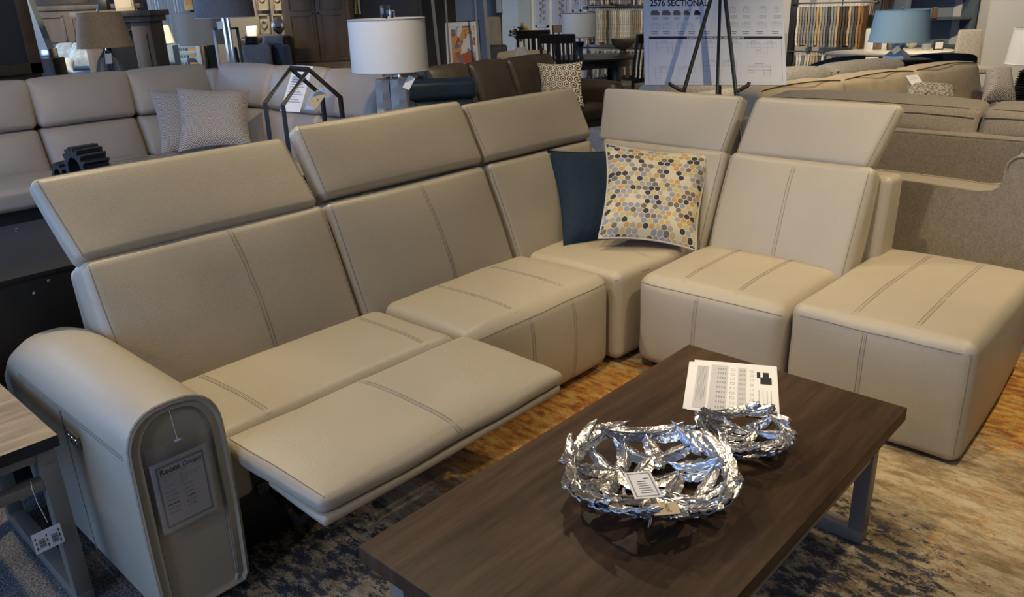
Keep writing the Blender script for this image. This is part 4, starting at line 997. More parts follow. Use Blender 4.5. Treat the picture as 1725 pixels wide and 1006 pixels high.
for a, b_ in ((x0 - .22, x0 - .005), (xr + .005, xr + .24)):
    s = Soft(hx(a, b_, YBS - .94, YBS + .15, .08, .62), .10, (0, 0, .01, 0, 0, .02), 6, .004).build(); obj('armrest', s.bm, BRL, BS, True)
for a in (x0, xr):
    for y in (YBS - .8, YBS + .2):
        bm = B(); bx(bm, a - .04, a + .04, y - .04, y + .04, 0, .09); obj('foot', bm, DKW, BS, True)
pil('ring-patterned cream and brown pillow at the left of the brown leather sofa', [(752, 184), (826, 180), (786, 116), (744, 121)], [dd(752, 184, .42), dd(826, 180, .42), dd(826, 180, .42) + .25, dd(752, 184, .42) + .25], [DOTM], 0.14)
pil('ring-patterned cream and brown pillow at the right of the brown leather sofa', [(911, 176), (984, 180), (981, 103), (905, 106)], [dd(911, 176, .43), dd(984, 180, .43), dd(984, 180, .43) + .2, dd(911, 176, .43) + .2], [DOTM], 0.15)

# ================================================================== EASEL AND POSTER
pn_d0, pn_d1 = 5.05, 4.98
EZ = thing('easel', 'black tripod display easel holding the sectional poster behind the sofa', 'easel', (0, 0, 0), 0)
cfoot = P(1205, 300, 5.2); EZ.location = (cfoot.x, cfoot.y, 0)
def ground_leg(p_top, p_low):
    p_top, p_low = Vector(p_top), Vector(p_low); d = p_low - p_top; return p_top + d * (p_top.z / -d.z)
apex = P(1210, -190, 5.05)
for nm, q, dpt in (('leg', (1153, 150), 4.90), ('leg', (1240, 158), 4.86)):
    lo = P(*q, dpt)
    topx = {1153: (1197, 0), 1240: (1222, 0)}[q[0]]; tp = P(*topx, 4.98)
    up = tp + (tp - lo) * 0.9; gl = ground_leg(up, lo)
    bm = B(); tube(bm, [up, gl], 0.0125, 8); obj('leg', bm, BLKM, EZ, True)
tp = P(1213, 0, 5.02); lo = P(1208, 157, 5.02); bm = B(); tube(bm, [tp + (tp - lo) * .9, lo + (lo - tp) * .1 , P(1206, 200, 5.02)], 0.010, 8); obj('centre_post', bm, BLKM, EZ, True)
rear_t = P(1214, -120, 5.15); bm = B(); rl = P(1212, 260, 5.6); tube(bm, [rear_t, ground_leg(rear_t, rl)], 0.011, 8); obj('rear_leg', bm, BLKM, EZ, True)
for pts in ([(1153, 151, 4.89), (1147, 152, 4.87), (1130, 143, 4.87), (1128, 139, 4.87)], [(1238, 154, 4.86), (1243, 153, 4.85), (1260, 144, 4.85), (1262, 139, 4.85)]):
    bm = B(); tube(bm, [P(*q) for q in pts], 0.012, 6); obj('ledge_arm', bm, BLKM, EZ, True)
# poster
a = P(1086, 143, 5.08); b_ = P(1325, 143, 5.06); ux = (b_ - a).normalized(); wP = (b_ - a).length
c_ = P(1095, 0, 5.16); uy = c_ - a; uy = (uy - ux * uy.dot(ux)).normalized(); hP = 0.64
PO = thing('display_poster', 'white sectional layout poster with black title and band, standing on the easel', 'poster', (a + b_) / 2)
bm = B(); o, ux, uy = card(bm, a, ux, uy, wP, hP, 0.006)
vis = (c_ - a).length          # height of the part inside the frame
def V_(f): return vis * f
text(bm, '2576 SECTIONAL', o + ux * wP * .046 + uy * vis * .925, ux, uy, .062, 1, bold=.0012, sx=.80)
quad(bm, o, ux, uy, wP * .035, wP * .985, vis * .535, vis * .565, 1)
text(bm, 'CREATE YOUR OWN ROOM ARRANGEMENTS', o + ux * wP * .51 + uy * vis * .5385 + ux.cross(uy) * .0004, ux, uy, .018, 0, align='CENTER', bold=.0004, sx=.98)
frame(bm, o, ux, uy, wP * .03, wP * .975, vis * .03, vis * .525, .0012, 2)
for k, x_ in enumerate((.065, .145, .225, .30, .375)):   # printed photographs of sofas
    w_ = wP * (.062, .062, .055, .045, .045)[k]; x0_ = wP * x_ - .012; y0_ = vis * .815
    quad(bm, o, ux, uy, x0_, x0_ + w_, y0_, y0_ + .022, 3 if k < 4 else 1); quad(bm, o, ux, uy, x0_ + .004, x0_ + w_ - .008, y0_ + .018, y0_ + .034, 3 if k < 4 else 1)
    for q in range(2): quad(bm, o, ux, uy, x0_ + .006, x0_ + w_ - .008 - .006 * q, y0_ - .018 - .010 * q, y0_ - .0145 - .010 * q, 2)
def plan(x, y, w, h, kind=0, t=.0011):
    x *= wP; y *= vis
    frame(bm, o, ux, uy, x, x + w, y, y + h, t, 2)
    n = 2 if w > .05 else 1
    for i in range(1, n + 1): quad(bm, o, ux, uy, x + w * i / (n + 1), x + w * i / (n + 1) + t, y, y + h, 2)
    quad(bm, o, ux, uy, x, x + w, y + h * .72, y + h * .72 + t, 2)
    quad(bm, o, ux, uy, x + w * .3, x + w * .7, y + h * 1.15, y + h * 1.15 + .002, 2)
    if kind in (1, 3): frame(bm, o, ux, uy, x + w * .68, x + w, y - h * 1.1, y, t, 2); frame(bm, o, ux, uy, x + w * .68, x + w, y - h * .55, y, t, 2)
    if kind == 2: frame(bm, o, ux, uy, x, x + w * .32, y - h * 1.1, y, t, 2)
    if kind == 3: frame(bm, o, ux, uy, x, x + w * .22, y - h * .45, y, t, 2)
for x_, w_ in ((.05, .055), (.135, .055), (.24, .04), (.315, .03), (.42, .02)): plan(x_, .655, w_, .036); 
for x_ in (.05, .135, .24, .315, .42, .61, .70, .80, .91):
    for q in range(2): quad(bm, o, ux, uy, wP * x_ + .003 * q, wP * x_ + .045 - .003 * q, vis * (.615 - .022 * q), vis * (.623 - .022 * q), 2)
for x_, w_ in ((.61, .055), (.70, .055), (.80, .065), (.905, .07)): plan(x_, .67, w_, .032)
for x_, w_ in ((.62, .036), (.715, .036), (.83, .045), (.935, .028)):
    plan(x_, .845, w_, .036)
    for q in range(2): quad(bm, o, ux, uy, wP * x_ - .006, wP * x_ + .045 - .004 * q, vis * (.80 - .022 * q), vis * (.808 - .022 * q), 2)
plan(.09, .43, .10, .038, 3); plan(.22, .43, .075, .038, 2); plan(.41, .43, .10, .038, 2); plan(.60, .43, .08, .038, 0); plan(.73, .43, .085, .038, 1); plan(.845, .43, .085, .038, 2)
plan(.075, .14, .11, .036, 2); plan(.24, .14, .11, .036, 0); plan(.42, .22, .10, .034, 2); plan(.56, .22, .085, .034, 1); plan(.735, .17, .14, .036, 3)
obj('printed_board', bm, [mat('poster_white', (0.62, 0.64, 0.68), 0.5), INK, GINK, mat('photo_brown', (0.15, 0.125, 0.11), 0.8)], PO, True, smooth=False)

# ================================================================== TAUPE SECTIONAL (right)
TS = thing('sectional_sofa', 'taupe woven sectional seen from behind at the right, light on its inner cushions painted in beige', 'sofa', (5.3, 1.2, 0))
zfr = PX(1490, 215, 5.0).z
s = Soft(hx(4.98, 5.22, -1.2, 2.55, 0.10, zfr), 0.03, n=6).build()
tube(s.bm, [(4.985, 2.5, zfr - .012), (4.985, -1.15, zfr - .012)], .005, 6); obj('back_frame', s.bm, TAU, TS, True)
zc = PX(1650, 170, 5.3).z; ycut = PX(1652, 200, 5.12).y
for y0, y1 in ((2.45, ycut), (ycut, ycut - 1.05)):
    s = Soft(hexprof(y0 - .004, y1 + .004, [(5.04, zfr - .03), (5.10, zc - .02), (5.40, zfr - .25), (5.38, zc)], 'y'), .05, (0, 0, .03, .02, 0, .03), 10, .006, y0).build()
    for ss in ([(-.97, -1, .35), (-.6, -1, .48), (.6, -1, .48), (.97, -1, .35)],): s.seam(ss, .004, 1)
    s.seam([(-1, -.9, .98), (1, -.9, .98)], .003, 1)
    obj('back_cushion', s.bm, [TAU, mat('dark_welt', (0.05, 0.04, 0.03), 0.9)], TS, True)
# angled wing; paler cloth paints the light on its inner cushions
A0 = Vector((5.35, 2.72)); A1 = Vector((8.1, 2.04)); dv = (A1 - A0).normalized(); nv = Vector((-dv.y, dv.x))
WG = math.atan2(dv.y, dv.x); Lw = (A1 - A0).length
def wing(t, u0, u1, v0, v1, z0, z1, m, name, lean=0.0, r=.05, puff=(0, 0, .03, 0, 0, .02), wr=.006, org=A0, n=8, sd=0):
    h = hx(u0, u1, v0, v1, z0, z1)
    for (i, j, k), p in list(h.items()):
        x, y, z = p; y += lean * k; q = org + dv * x + nv * y; h[(i, j, k)] = (q.x, q.y, z)
    s = Soft(h, r, puff, n, wr, sd).build(); return obj(name, s.bm, m, t, True)
ncu = 3
for i in range(ncu):
    a, b_ = Lw * i / ncu, Lw * (i + 1) / ncu
    wing(TS, a + .004, b_ - .004, -.28, -.04, .45, .93, [BEI], 'back_cushion', .14, sd=i)
    bm = B(); pts_ = [A0 + dv * (a + .03 + (b_ - a - .06) * q / 8) + nv * (-.125 + .01 * math.sin(q * 1.1 + i)) for q in range(9)]
    tube(bm, [(p.x, p.y, .925 + .022 * math.sin(math.pi * q / 8)) for q, p in enumerate(pts_)], .0045, 6); obj('welt', bm, mat('dark_welt', (0.05, 0.04, 0.03), 0.9), TS, True)
wing(TS, -.1, Lw, -.02, .16, .08, .80, [TAU], 'back_frame', .05)
wing(TS, .0, Lw, -.72, -.2, .12, .46, [BEI], 'seat_cushion')
s = Soft(hx(5.22, 6.2, -1.2, 1.75, .10, .46), .05, (0, 0, 0, 0, 0, .02), 8, .005).build(); obj('seat_cushion', s.bm, [TAU], TS, True)
# nearer taupe loveseat, seen from its arm side
LS = thing('loveseat', 'taupe woven loveseat in front of the larger sectional, seen from its arm side', 'sofa', (4.5, 0.9, 0))
XA = 4.22
def yz(px, py): v = PX(px, py, XA); return (v.y, v.z)
pts = [yz(1480, 300), yz(1560, 310), yz(1640, 322), yz(1672, 326), yz(1688, 318), yz(1692, 296), yz(1698, 275), yz(1710, 266), yz(1740, 262)]
pts = [(1.62, pts[0][1])] + pts + [(0.35, pts[-1][1]), (0.35, 0.06), (1.62, 0.06)]
bm = B(); prism(bm, pts, XA, XA + .20, 'x'); bmesh.ops.bevel(bm, geom=[e for e in bm.edges], offset=.014, segments=3, affect='EDGES')
tube(bm, [(XA + .006, y, z) for y, z in pts[:-3]], .006, 6); tube(bm, [(XA + .19, y, z) for y, z in pts[:-3]], .006, 6)
obj('armrest', bm, TAU, LS, True)
s = Soft(hx(4.42, 4.95, 0.75, 1.55, .10, .40), .04, n=5).build(); obj('seat_cushion', s.bm, TAU, LS, True)
s = Soft(hx(4.42, 4.95, 0.35, 0.74, .10, .72), .06, n=5).build(); obj('backrest', s.bm, TAU, LS, True)
# light grey tweed sofa running behind
GSF = thing('fabric_sofa', 'light grey tweed sofa running behind the poster easel, seen from behind', 'sofa', (6.6, 3.1, 0))
B0 = Vector((5.55, 3.55)); B1 = Vector((8.55, 2.62)); dv = (B1 - B0).normalized(); nv = Vector((-dv.y, dv.x)); Lq = (B1 - B0).length
for i in range(3):
    a, b_ = Lq * i / 3, Lq * (i + 1) / 3
    wing(GSF, a + .004, b_ - .004, .06, .36, .42, .89, [GRY], 'back_cushion', -.04, r=.07, org=B0, puff=(0, 0, .02, 0, 0, .03), sd=i + 4)
    q0, q1 = B0 + dv * (a + .03) + nv * .035, B0 + dv * (b_ - .03) + nv * .035
    bm = B(); tube(bm, [(q0.x, q0.y, .85), ((q0.x + q1.x) / 2, (q0.y + q1.y) / 2, .865), (q1.x, q1.y, .85)], .004, 6); obj('welt', bm, mat('dark_welt', (0.05, 0.04, 0.03), 0.9), GSF, True)
wing(GSF, -.02, Lq + .02, -.10, .06, .06, .80, [GRY], 'back_frame', 0, r=.04, org=B0)
wing(GSF, 0, Lq, .3, 1.05, .12, .45, [GRY], 'seat_cushion', 0, org=B0)
for u in (.15, Lq - .15):
    for v in (.0, .95):
        q = B0 + dv * u + nv * v; bm = B(); bx(bm, q.x - .03, q.x + .03, q.y - .03, q.y + .03, 0, .13); obj('foot', bm, DKW, GSF, True)
# things on the taupe sectional
pil('grey woven pillow standing at the right end of the taupe sectional', [(1652, 172), (1712, 170), (1700, 112), (1662, 116)], [5.75, 5.75, 5.9, 5.9], [HERM], 0.16)
pil('cream and charcoal pillow with shaggy fringe lying against the beige cushions', [(1520, 172), (1614, 176), (1612, 148), (1528, 143)], [5.75, 5.75, 5.95, 5.95], [mat('marled_fringe', (0.55, 0.50, 0.42), 0.9, vscale=70, col2=(0.06, 0.05, 0.045), bump=1.0, bscale=90)], 0.13)
px_card('price_card', 'grey and white price card propped on the beige sectional cushions', 'sign', [(1540, 150), (1560, 148), (1521, 128)], [5.85, 5.85, 5.95], [PAP, INK, GINK], lines(3, 2, .9, .7), 0.003)

# ================================================================== LAMPS
def b_vase(prof, m, seg=32, flute=0, fa=0):
    def f(t, zt):
        bm = B(); lathe(bm, [(r, z * (zt - .03)) for r, z in prof], seg=seg, flute=flute, fa=fa); obj('lamp_base', bm, m, t)
    return f
def zz(px, py, d): return P(px, py, d).z
# far right lamp
stand(1736, 140, 5.9, .74, .3, 'white side table under the lamp with the ribbed base at the right edge', WHT)
lamp('table_lamp', 'white shade lamp with black ribbed base at the right edge', 1736, 108, 5.9, (.145, .17, zz(1728, 108, 5.9), zz(1728, 46, 5.9)), b_vase([(.09, 0)] + [(.055 + .035 * (1 - k / 24) + (.012 if k % 2 else -.006), .02 + k / 25 * .95) for k in range(25)] + [(.02, 1)], BLKM), .74, SHW)
# lamp with blue daylight painted into its shade colour
d = 8.7
stand(1515, 95, d, zz(1512, 98, d) - .01, .6, 'dark console behind the grey tweed sofa carrying a faceted glass lamp', DKW, dp=.35)
def b_facet(t, zt):
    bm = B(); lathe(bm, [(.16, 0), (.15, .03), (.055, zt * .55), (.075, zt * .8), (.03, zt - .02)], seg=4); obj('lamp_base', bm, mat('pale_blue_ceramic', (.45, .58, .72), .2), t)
lamp('table_lamp', 'tapered shade lamp coloured with blue daylight, on faceted base behind the grey tweed sofa', 1514, 68, d, (.27, .31, zz(1514, 70, d), zz(1514, 16, d)), b_facet, zz(1512, 98, d) - .01, mat('daylit_blue_shade', (.46, .70, .84), .8))
tq, *_ = px_card('hang_tag', 'pale tag hanging on the base of the daylight-blue lamp', 'tag', [(1506, 92), (1518, 84), (1514, 76)], [8.42] * 3, [PAP], None)
bm = B(); tube(bm, [P(1514, 77, 8.42), P(1514, 71, 8.5), P(1514, 66, 8.68)], .002, 4); obj('string', bm, PAP, tq, True)
# panelled lamp on the dining table
def b_urn(t, zt):
    bm = B(); lathe(bm, [(.075, 0), (.07, .02), (.055, .06), (.06, zt * .5), (.075, zt - .08), (.085, zt - .06), (.02, zt - .05)], seg=24); obj('lamp_base', bm, mat('navy_ceramic', (.02, .035, .06), .3), t)

# dining set
dT = 11.4; cT = P(1000, 90, dT); DT = thing('dining_table', 'round black-stained dining table with a bowl and a lamp on it', 'table', (cT.x, cT.y, 0))
bm = B(); lathe(bm, [(.60, .72), (.62, .73), (.62, .755), (.60, .76)], seg=48); obj('tabletop', bm, DKW, DT)
bm = B(); lathe(bm, [(.54, .63), (.54, .72)], seg=40); obj('apron', bm, DKW, DT)
for k in range(4):
    a = FACE + math.pi / 4 + k * math.pi / 2; bm = B(); bx(bm, .42 * math.cos(a) - .045, .42 * math.cos(a) + .045, .42 * math.sin(a) - .045, .42 * math.sin(a) + .045, 0, .66, .004); obj('leg', bm, DKW, DT)
bm = B(); lathe(bm, [(.40, .16), (.40, .19)], seg=30); obj('lower_shelf', bm, WLM, DT)
lamp('table_lamp', 'white panelled shade lamp on dark urn base on the dining table', 975, 63, 11.0, (.235, .235, zz(975, 63, 11.0), zz(975, 21, 11.0)), b_urn, .762, mat('white_panel_shade', (.55, .60, .62), .8), trim=mat('bronze_trim', (.12, .09, .06), .6))
cb = P(1050, 76, 11.6); BW = thing('decor_bowl', 'dark wooden footed bowl on the dining table', 'bowl', (cb.x, cb.y, .762))
bm = B(); lathe(bm, [(.08, 0), (.05, .02), (.04, .06), (.10, .08), (.17, .15), (.18, .22), (.165, .22), (.14, .14), (.02, .09)], seg=28, caps=False); obj('bowl_body', bm, mat('grey_brown_wood', (.06, .05, .04), .6), BW)
def dchair(px, py, d, rz, label):
    c = P(px, py, d); t = thing('dining_chair', label, 'chair', (c.x, c.y, 0), rz, 'black slat-back dining chairs')
    for sx in (-1, 1):
        bm = B(); tube(bm, [(sx * .20, .21, 0), (sx * .21, .20, .45), (sx * .225, .24, .8), (sx * .235, .30, 1.13)], [.019, .021, .02, .017], 6); obj('leg', bm, DKW, t)
        bm = B(); bx(bm, sx * .21 - .02, sx * .21 + .02, -.24, -.20, 0, .44, .003); obj('leg', bm, DKW, t)
    bm = B(); bx(bm, -.24, .24, -.25, .23, .44, .475, .008); obj('seat', bm, DKW, t)
    bm = B(); prism(bm, [(.27 + .012, 1.02), (.30 + .012, 1.13), (.30 - .012, 1.135), (.27 - .012, 1.02)], -.235, .235, 'x'); obj('top_rail', bm, DKW, t)
    bm = B(); prism(bm, [(.225, .56), (.228, .61), (.205, .61), (.202, .56)], -.21, .21, 'x'); obj('lower_rail', bm, DKW, t)
    for k in range(5):
        x = -.14 + .07 * k; wd = .012 if k != 2 else .03
        bm = B(); prism(bm, [(.213, .60), (.235, .8), (.272, 1.03), (.262, 1.03), (.223, .8), (.203, .60)], x - wd, x + wd, 'x'); obj('back_slat', bm, DKW, t)
    return t
dchair(903, 85, 11.9, FACE + R(170), 'slat-back black dining chair beside the flower vase')
dchair(952, 100, 10.45, FACE + R(155), 'slat-back black dining chair nearest the white panelled lamp')
dchair(1068, 110, 9.9, FACE + R(215), 'slat-back black dining chair beside the poster')
dchair(966, 80, 13.0, FACE + R(20), 'slat-back black dining chair on the far side of the dining table, behind the lamp')

# ================================================================== FABRIC SAMPLE RACKS
def proj(p):
    d_ = Vector(p) - Vector((0, 0, H)); w_ = d_.dot(F); return CX + FPX * d_.dot(RT) / w_, CY - FPX * d_.dot(UP) / w_
XR = 13.2
yL, yM0, yM1, yR = PX(985, 60, XR).y, PX(1096, 60, XR).y, PX(1334, 60, XR).y, PX(1466, 60, XR).y
pal = [('cream', (.50, .47, .40)), ('grey', (.22, .22, .23)), ('taupe', (.27, .22, .17)), ('charcoal', (.05, .05, .055)), ('tan', (.38, .29, .18)), ('blue-grey', (.16, .19, .24)), ('white patterned', (.55, .55, .53))]
palr = [('brown', (.16, .09, .045)), ('rust', (.30, .15, .06)), ('tan', (.40, .28, .15)), ('dark brown', (.05, .03, .02)), ('charcoal', (.05, .05, .06)), ('slate', (.11, .12, .14))]
def swm(nm, c): return mat('sample_' + nm.replace(' ', '_').replace('-', '_'), c, .9, bump=.5, bscale=60, vary=.25, vscale=30)
RK = {}
for nm, y0, y1, lab in (('left', yL, yM0, 'white framed fabric sample rack on the far wall between dining set and poster'), ('right', yM1, yR, 'black railed fabric sample rack on the far wall right of the poster')):
    t = thing('sample_rack', lab, 'rack', (XR, (y0 + y1) / 2, 0)); RK[nm] = t
    for z in (2.06, 1.34, .60):
        bm = B(); tube(bm, [(XR, y0 + .05, z), (XR, y1 - .05, z)], .012, 6); obj('rail', bm, BLKM, t, True)
    for y in (y0 + .04, y1 - .04):
        bm = B(); bx(bm, XR + .05, XR + .13, y - .05, y + .05, 0, 2.6, .004); obj('upright', bm, WHT if nm == 'left' else BLKM, t, True)
        for z in (2.06, 1.34, .60):
            bm = B(); tube(bm, [(XR, y, z), (XR + .08, y, z)], .01, 5); obj('bracket', bm, BLKM, t, True)
rr_ = random.Random(5)
protos = {}
def swatch(y, z, L, nm, col, side, row):
    t = thing('fabric_sample', None, 'fabric sample', (XR, y, z), 0, 'fabric samples hanging on the %s rack, %s rail' % (side, row))
    t['label'] = '%s fabric sample strip hanging on the %s rail of the %s sample rack' % (nm, row, 'framed' if side == 'left' else 'black railed')
    key = (nm, round(L, 2))
    if key not in protos:
        bm = B(); n = 6; w0 = .21
        lf, rt_ = [], []
        for i in range(n + 1):
            zz_ = -.05 - (L - .05) * i / n; off = .006 * math.sin(i * 1.7 + L * 30); th = .016 + .003 * math.sin(i * 2.1)
            lf.append([bm.verts.new((x, s_ * th + off, zz_)) for x, s_ in ((-w0 / 2, -1), (-w0 / 2 - .006, 0), (-w0 / 2, 1), (w0 / 2, 1), (w0 / 2, -1))])
        for A_, C_ in zip(lf, lf[1:]):
            for k in range(5): bm.faces.new((A_[k], A_[(k + 1) % 5], C_[(k + 1) % 5], C_[k]))
        bm.faces.new(lf[0]); bm.faces.new(lf[-1][::-1])
        o1 = obj('cloth', bm, swm(nm, col), t)
        bm = B(); tube(bm, [(0, 0, -.05), (0, 0, -.006), (.012, 0, .012), (-.006, 0, .016)], .004, 4); bx(bm, -.05, .05, -.008, .008, -.065, -.045); o2 = obj('hook', bm, WHT, t)
        protos[key] = (o1, o2)
    else:
        for o_ in protos[key]:
            c = o_.copy(); COL.objects.link(c); c.parent = t
for side, y0, y1 in (('left', yL, yM0), ('right', yM1, yR)):
    for row, z in (('upper', 2.06), ('middle', 1.34), ('lower', .60)):
        y = y0 - .12; k = 0
        while y > y1 + .08:
            nm, col = rr_.choice(pal) if side == 'left' or (y > (y0 + y1) / 2 - .1) else rr_.choice(palr)
            L = {'upper': .66, 'middle': .66, 'lower': .52}[row] + rr_.choice((0, 0, .02, -.03))
            if not (side == 'right' and row == 'upper'): swatch(y, z, L, nm, col, side, row)
            y -= .046; k += 1
# white wall block left of the racks, phone, botanical prints
yp0, yp1, yp2 = PX(846, 50, 12.9).y, PX(873, 50, 12.9).y, PX(985, 50, 12.9).y
bm = B(); bx(bm, 12.9, 13.9, yp1 + .0, yp0, 0, 3.5); struct('trim_1', bm, mat('pale_blue_paint', (.40, .52, .66), .7))
bm = B(); bx(bm, 13.3, 13.9, yp2, yp1 - .02, 0, 3.5); struct('trim_2', bm, WHT)
XW = 13.29
def wallpt(px, py): return PX(px, py, XW)
v = wallpt(885, 17); PHN = thing('wall_phone', 'black desk phone mounted on the white wall left of the botanical prints', 'phone', v)
bm = B(); box(bm, (v.x - .03, v.y - .02, v.z), (.05, .17, .22), .008); obj('phone_body', bm, BLK, PHN, True)
bm = B(); box(bm, (v.x - .065, v.y + .075, v.z), (.03, .045, .21), .01); obj('handset', bm, BLK, PHN, True)
bm = B(); box(bm, (v.x - .057, v.y - .035, v.z + .06), (.004, .10, .06)); obj('screen', bm, mat('phone_screen', (.06, .12, .18), .3), PHN, True)
bm = B(); 
for i in range(3):
    for j in range(3): box(bm, (v.x - .057, v.y - .005 - .03 * i, v.z - .03 - .022 * j), (.004, .018, .012))
obj('keypad', bm, mat('keypad_grey', (.3, .3, .3), .6), PHN, True)
bm = B(); tube(bm, [(v.x - .05, v.y + .07, v.z - .10), (v.x - .05, v.y + .085, v.z - .25), (v.x - .05, v.y + .06, v.z - .38), (v.x - .05, v.y + .05, v.z - .42), (v.x - .05, v.y + .04, v.z - .38), (v.x - .05, v.y + .06, v.z - .22), (v.x - .05, v.y + .05, v.z - .10)], .006, 5); obj('cord', bm, BLK, PHN, True)
BOT = mat('botanical_print', (.42, .44, .50), .6, col2=(.16, .14, .13), vscale=9); SFR = mat('pale_blue_frame', (.42, .52, .66), .4)
for k, (x0, x1, yb_, lab) in enumerate(((904, 925, 46, 'pale framed botanical print nearest the wall phone'), (934, 960, 46, 'pale framed botanical print between its two neighbours, partly behind the lamp'), (966, 979, 20, 'pale framed botanical print nearest the fabric racks'))):
    a, c = wallpt(x0, yb_), wallpt(x1, yb_); t = thing('framed_print', lab, 'picture', (a + c) / 2, group='framed botanical prints')
    bm = B(); w_ = a.y - c.y; 
    for (ya, yb2, za, zb2) in ((c.y, a.y, a.z, a.z + .04), (c.y, a.y, 1.9, 1.94), (c.y, c.y + .04, a.z, 1.94), (a.y - .04, a.y, a.z, 1.94)): bx(bm, XW - .04, XW, ya, yb2, za, zb2)
    obj('frame', bm, SFR, t, True)
    bm = B(); bx(bm, XW - .015, XW - .005, c.y + .03, a.y - .03, a.z + .03, 1.92); obj('backing', bm, mat('print_ground', (.40, .45, .56), .6), t, True)
    bm = B(); mid = (a.y + c.y) / 2
    STEM = mat('sepia_ink', (.10, .085, .075), .8); LEAF = mat('taupe_leaf', (.22, .19, .165), .8)
    tube(bm, [(XW - .02, mid + .05, a.z + .08), (XW - .02, mid, a.z + .35), (XW - .02, mid - .04, 1.85)], .004, 4)
    for q in range(9):
        z_ = a.z + .14 + q * .06; s_ = 1 if q % 2 else -1
        pts_ = [Vector((XW - .018, mid, z_)), Vector((XW - .018, mid + s_ * .03, z_ + .06)), Vector((XW - .018, mid + s_ * .075, z_ + .07)), Vector((XW - .018, mid + s_ * .06, z_ + .01))]
        f = bm.faces.new([bm.verts.new(p) for p in pts_]); f.material_index = 1
    obj('plant_drawing', bm, [STEM, LEAF], t, True, smooth=False)
# flowers
cv = P(876, 82, 13.0); VS = thing('flower_vase', 'pale vase of dark foliage and yellow flowers behind the brown sofa', 'vase', (cv.x, cv.y, .60))
bm = B(); lathe(bm, [(.05, 0), (.09, .05), (.10, .16), (.06, .28), (.07, .31)], seg=20); obj('vase', bm, WHT, VS)
rf = random.Random(3)
bm = B()
for k in range(46):
    a, e_, r_ = rf.uniform(0, 6.28), rf.uniform(.1, 1.3), rf.uniform(.08, .2)
    p = Vector((r_ * math.cos(a) * math.cos(e_), r_ * math.sin(a) * math.cos(e_), .38 + r_ * math.sin(e_)))
    tube(bm, [(0, 0, .28), p * .6 + Vector((0, 0, .14)), p], .003, 4)
    q = bmesh.ops.create_icosphere(bm, subdivisions=1, radius=rf.uniform(.015, .035), matrix=Matrix.Translation(p) @ Matrix.Diagonal((1, 1, .5, 1)))
obj('foliage', bm, mat('dark_foliage', (.05, .055, .03), .8), VS)
bm = B()
for k in range(9):
    a, e_, r_ = rf.uniform(0, 6.28), rf.uniform(.2, 1.2), rf.uniform(.12, .2)
    bmesh.ops.create_icosphere(bm, subdivisions=1, radius=.032, matrix=Matrix.Translation((r_ * math.cos(a) * math.cos(e_), r_ * math.sin(a) * math.cos(e_), .40 + r_ * math.sin(e_))))
obj('flowers', bm, mat('yellow_petal', (.55, .36, .08), .7), VS)
stand(876, 90, 13.0, .60, .5, 'pale side table under the flower vase', WHT)
c = P(875, 95, 11.2); t = thing('upholstered_chair', 'pale grey low chair with a cushion between the brown sofa and flower vase', 'chair', (c.x, c.y, 0), FACE)
softbox('backrest', -.32, .45, .1, .25, .40, .86, BEI, t, .06, (0, 0, .03, 0, 0, .02)); softbox('seat', -.32, .45, -.5, .15, .15, .45, BEI, t, .05)
pil('light grey cushion leaning on the pale low chair behind the brown sofa', [(862, 104), (897, 102), (886, 80), (868, 82)], [10.8, 10.8, 11.0, 11.0], [GRY], .12)

# ================================================================== ROUND MARBLE TABLE, BARREL CHAIRS, SHELF
dM = 10.4; cM = P(1497, 92, dM); MT = thing('marble_table', 'white marble oval pedestal table with frames and vases, behind the grey sofa', 'table', (cM.x, cM.y, 0), FACE)
bm = B(); lathe(bm, [(.80, .735), (.83, .745), (.83, .762), (.81, .77)], seg=48, sy=.6); obj('tabletop', bm, mat('white_marble', (.62, .60, .58), .25, vary=.1, vscale=3), MT)
bm = B(); lathe(bm, [(.30, 0), (.28, .03), (.08, .10), (.06, .4), (.12, .70), (.3, .735)], seg=24); obj('pedestal', bm, BLKM, MT)
def barrel(px, py, d, rz, label, zt):
    c = P(px, py, d); t = thing('barrel_chair', label, 'chair', (c.x, c.y, 0), rz, 'navy barrel chairs at the marble table')
    bm = B(); n = 18; inn, out = [], []
    for i in range(n + 1):
        a = R(200) * (i / n) - R(10); hh = zt - .18 * (1 - math.sin(math.pi * i / n)) ** 1.5
        ca, sa = math.cos(a), math.sin(a)
        out.append([bm.verts.new((.38 * ca, .36 * sa, .30)), bm.verts.new((.42 * ca, .40 * sa, hh))]); inn.append([bm.verts.new((.31 * ca, .29 * sa, .30)), bm.verts.new((.34 * ca, .32 * sa, hh))])
    for i in range(n):
        bm.faces.new((out[i][0], out[i + 1][0], out[i + 1][1], out[i][1])); bm.faces.new((inn[i][0], inn[i][1], inn[i + 1][1], inn[i + 1][0]))
        bm.faces.new((out[i][1], out[i + 1][1], inn[i + 1][1], inn[i][1])); bm.faces.new((out[i][0], inn[i][0], inn[i + 1][0], out[i + 1][0]))
    for i in (0, n): bm.faces.new((out[i][0], out[i][1], inn[i][1], inn[i][0]))
    obj('backrest', bm, NAV, t)
    bm = B(); lathe(bm, [(.28, .28), (.33, .32), (.33, .44), (.28, .47)], (0, 0, 0), 28); obj('seat', bm, NAV, t)
    for k in range(4):
        a = math.pi / 4 + k * math.pi / 2; bm = B(); tube(bm, [(.2 * math.cos(a), .2 * math.sin(a), .30), (.27 * math.cos(a), .27 * math.sin(a), 0)], .014, 6); obj('leg', bm, BLKM, t)
barrel(1395, 110, 9.6, FACE + R(205), 'navy barrel chair at the left of the marble table holding a pink pillow', .82)
barrel(1578, 100, 9.3, FACE + R(165), 'navy barrel chair at the right of the marble table', .84)
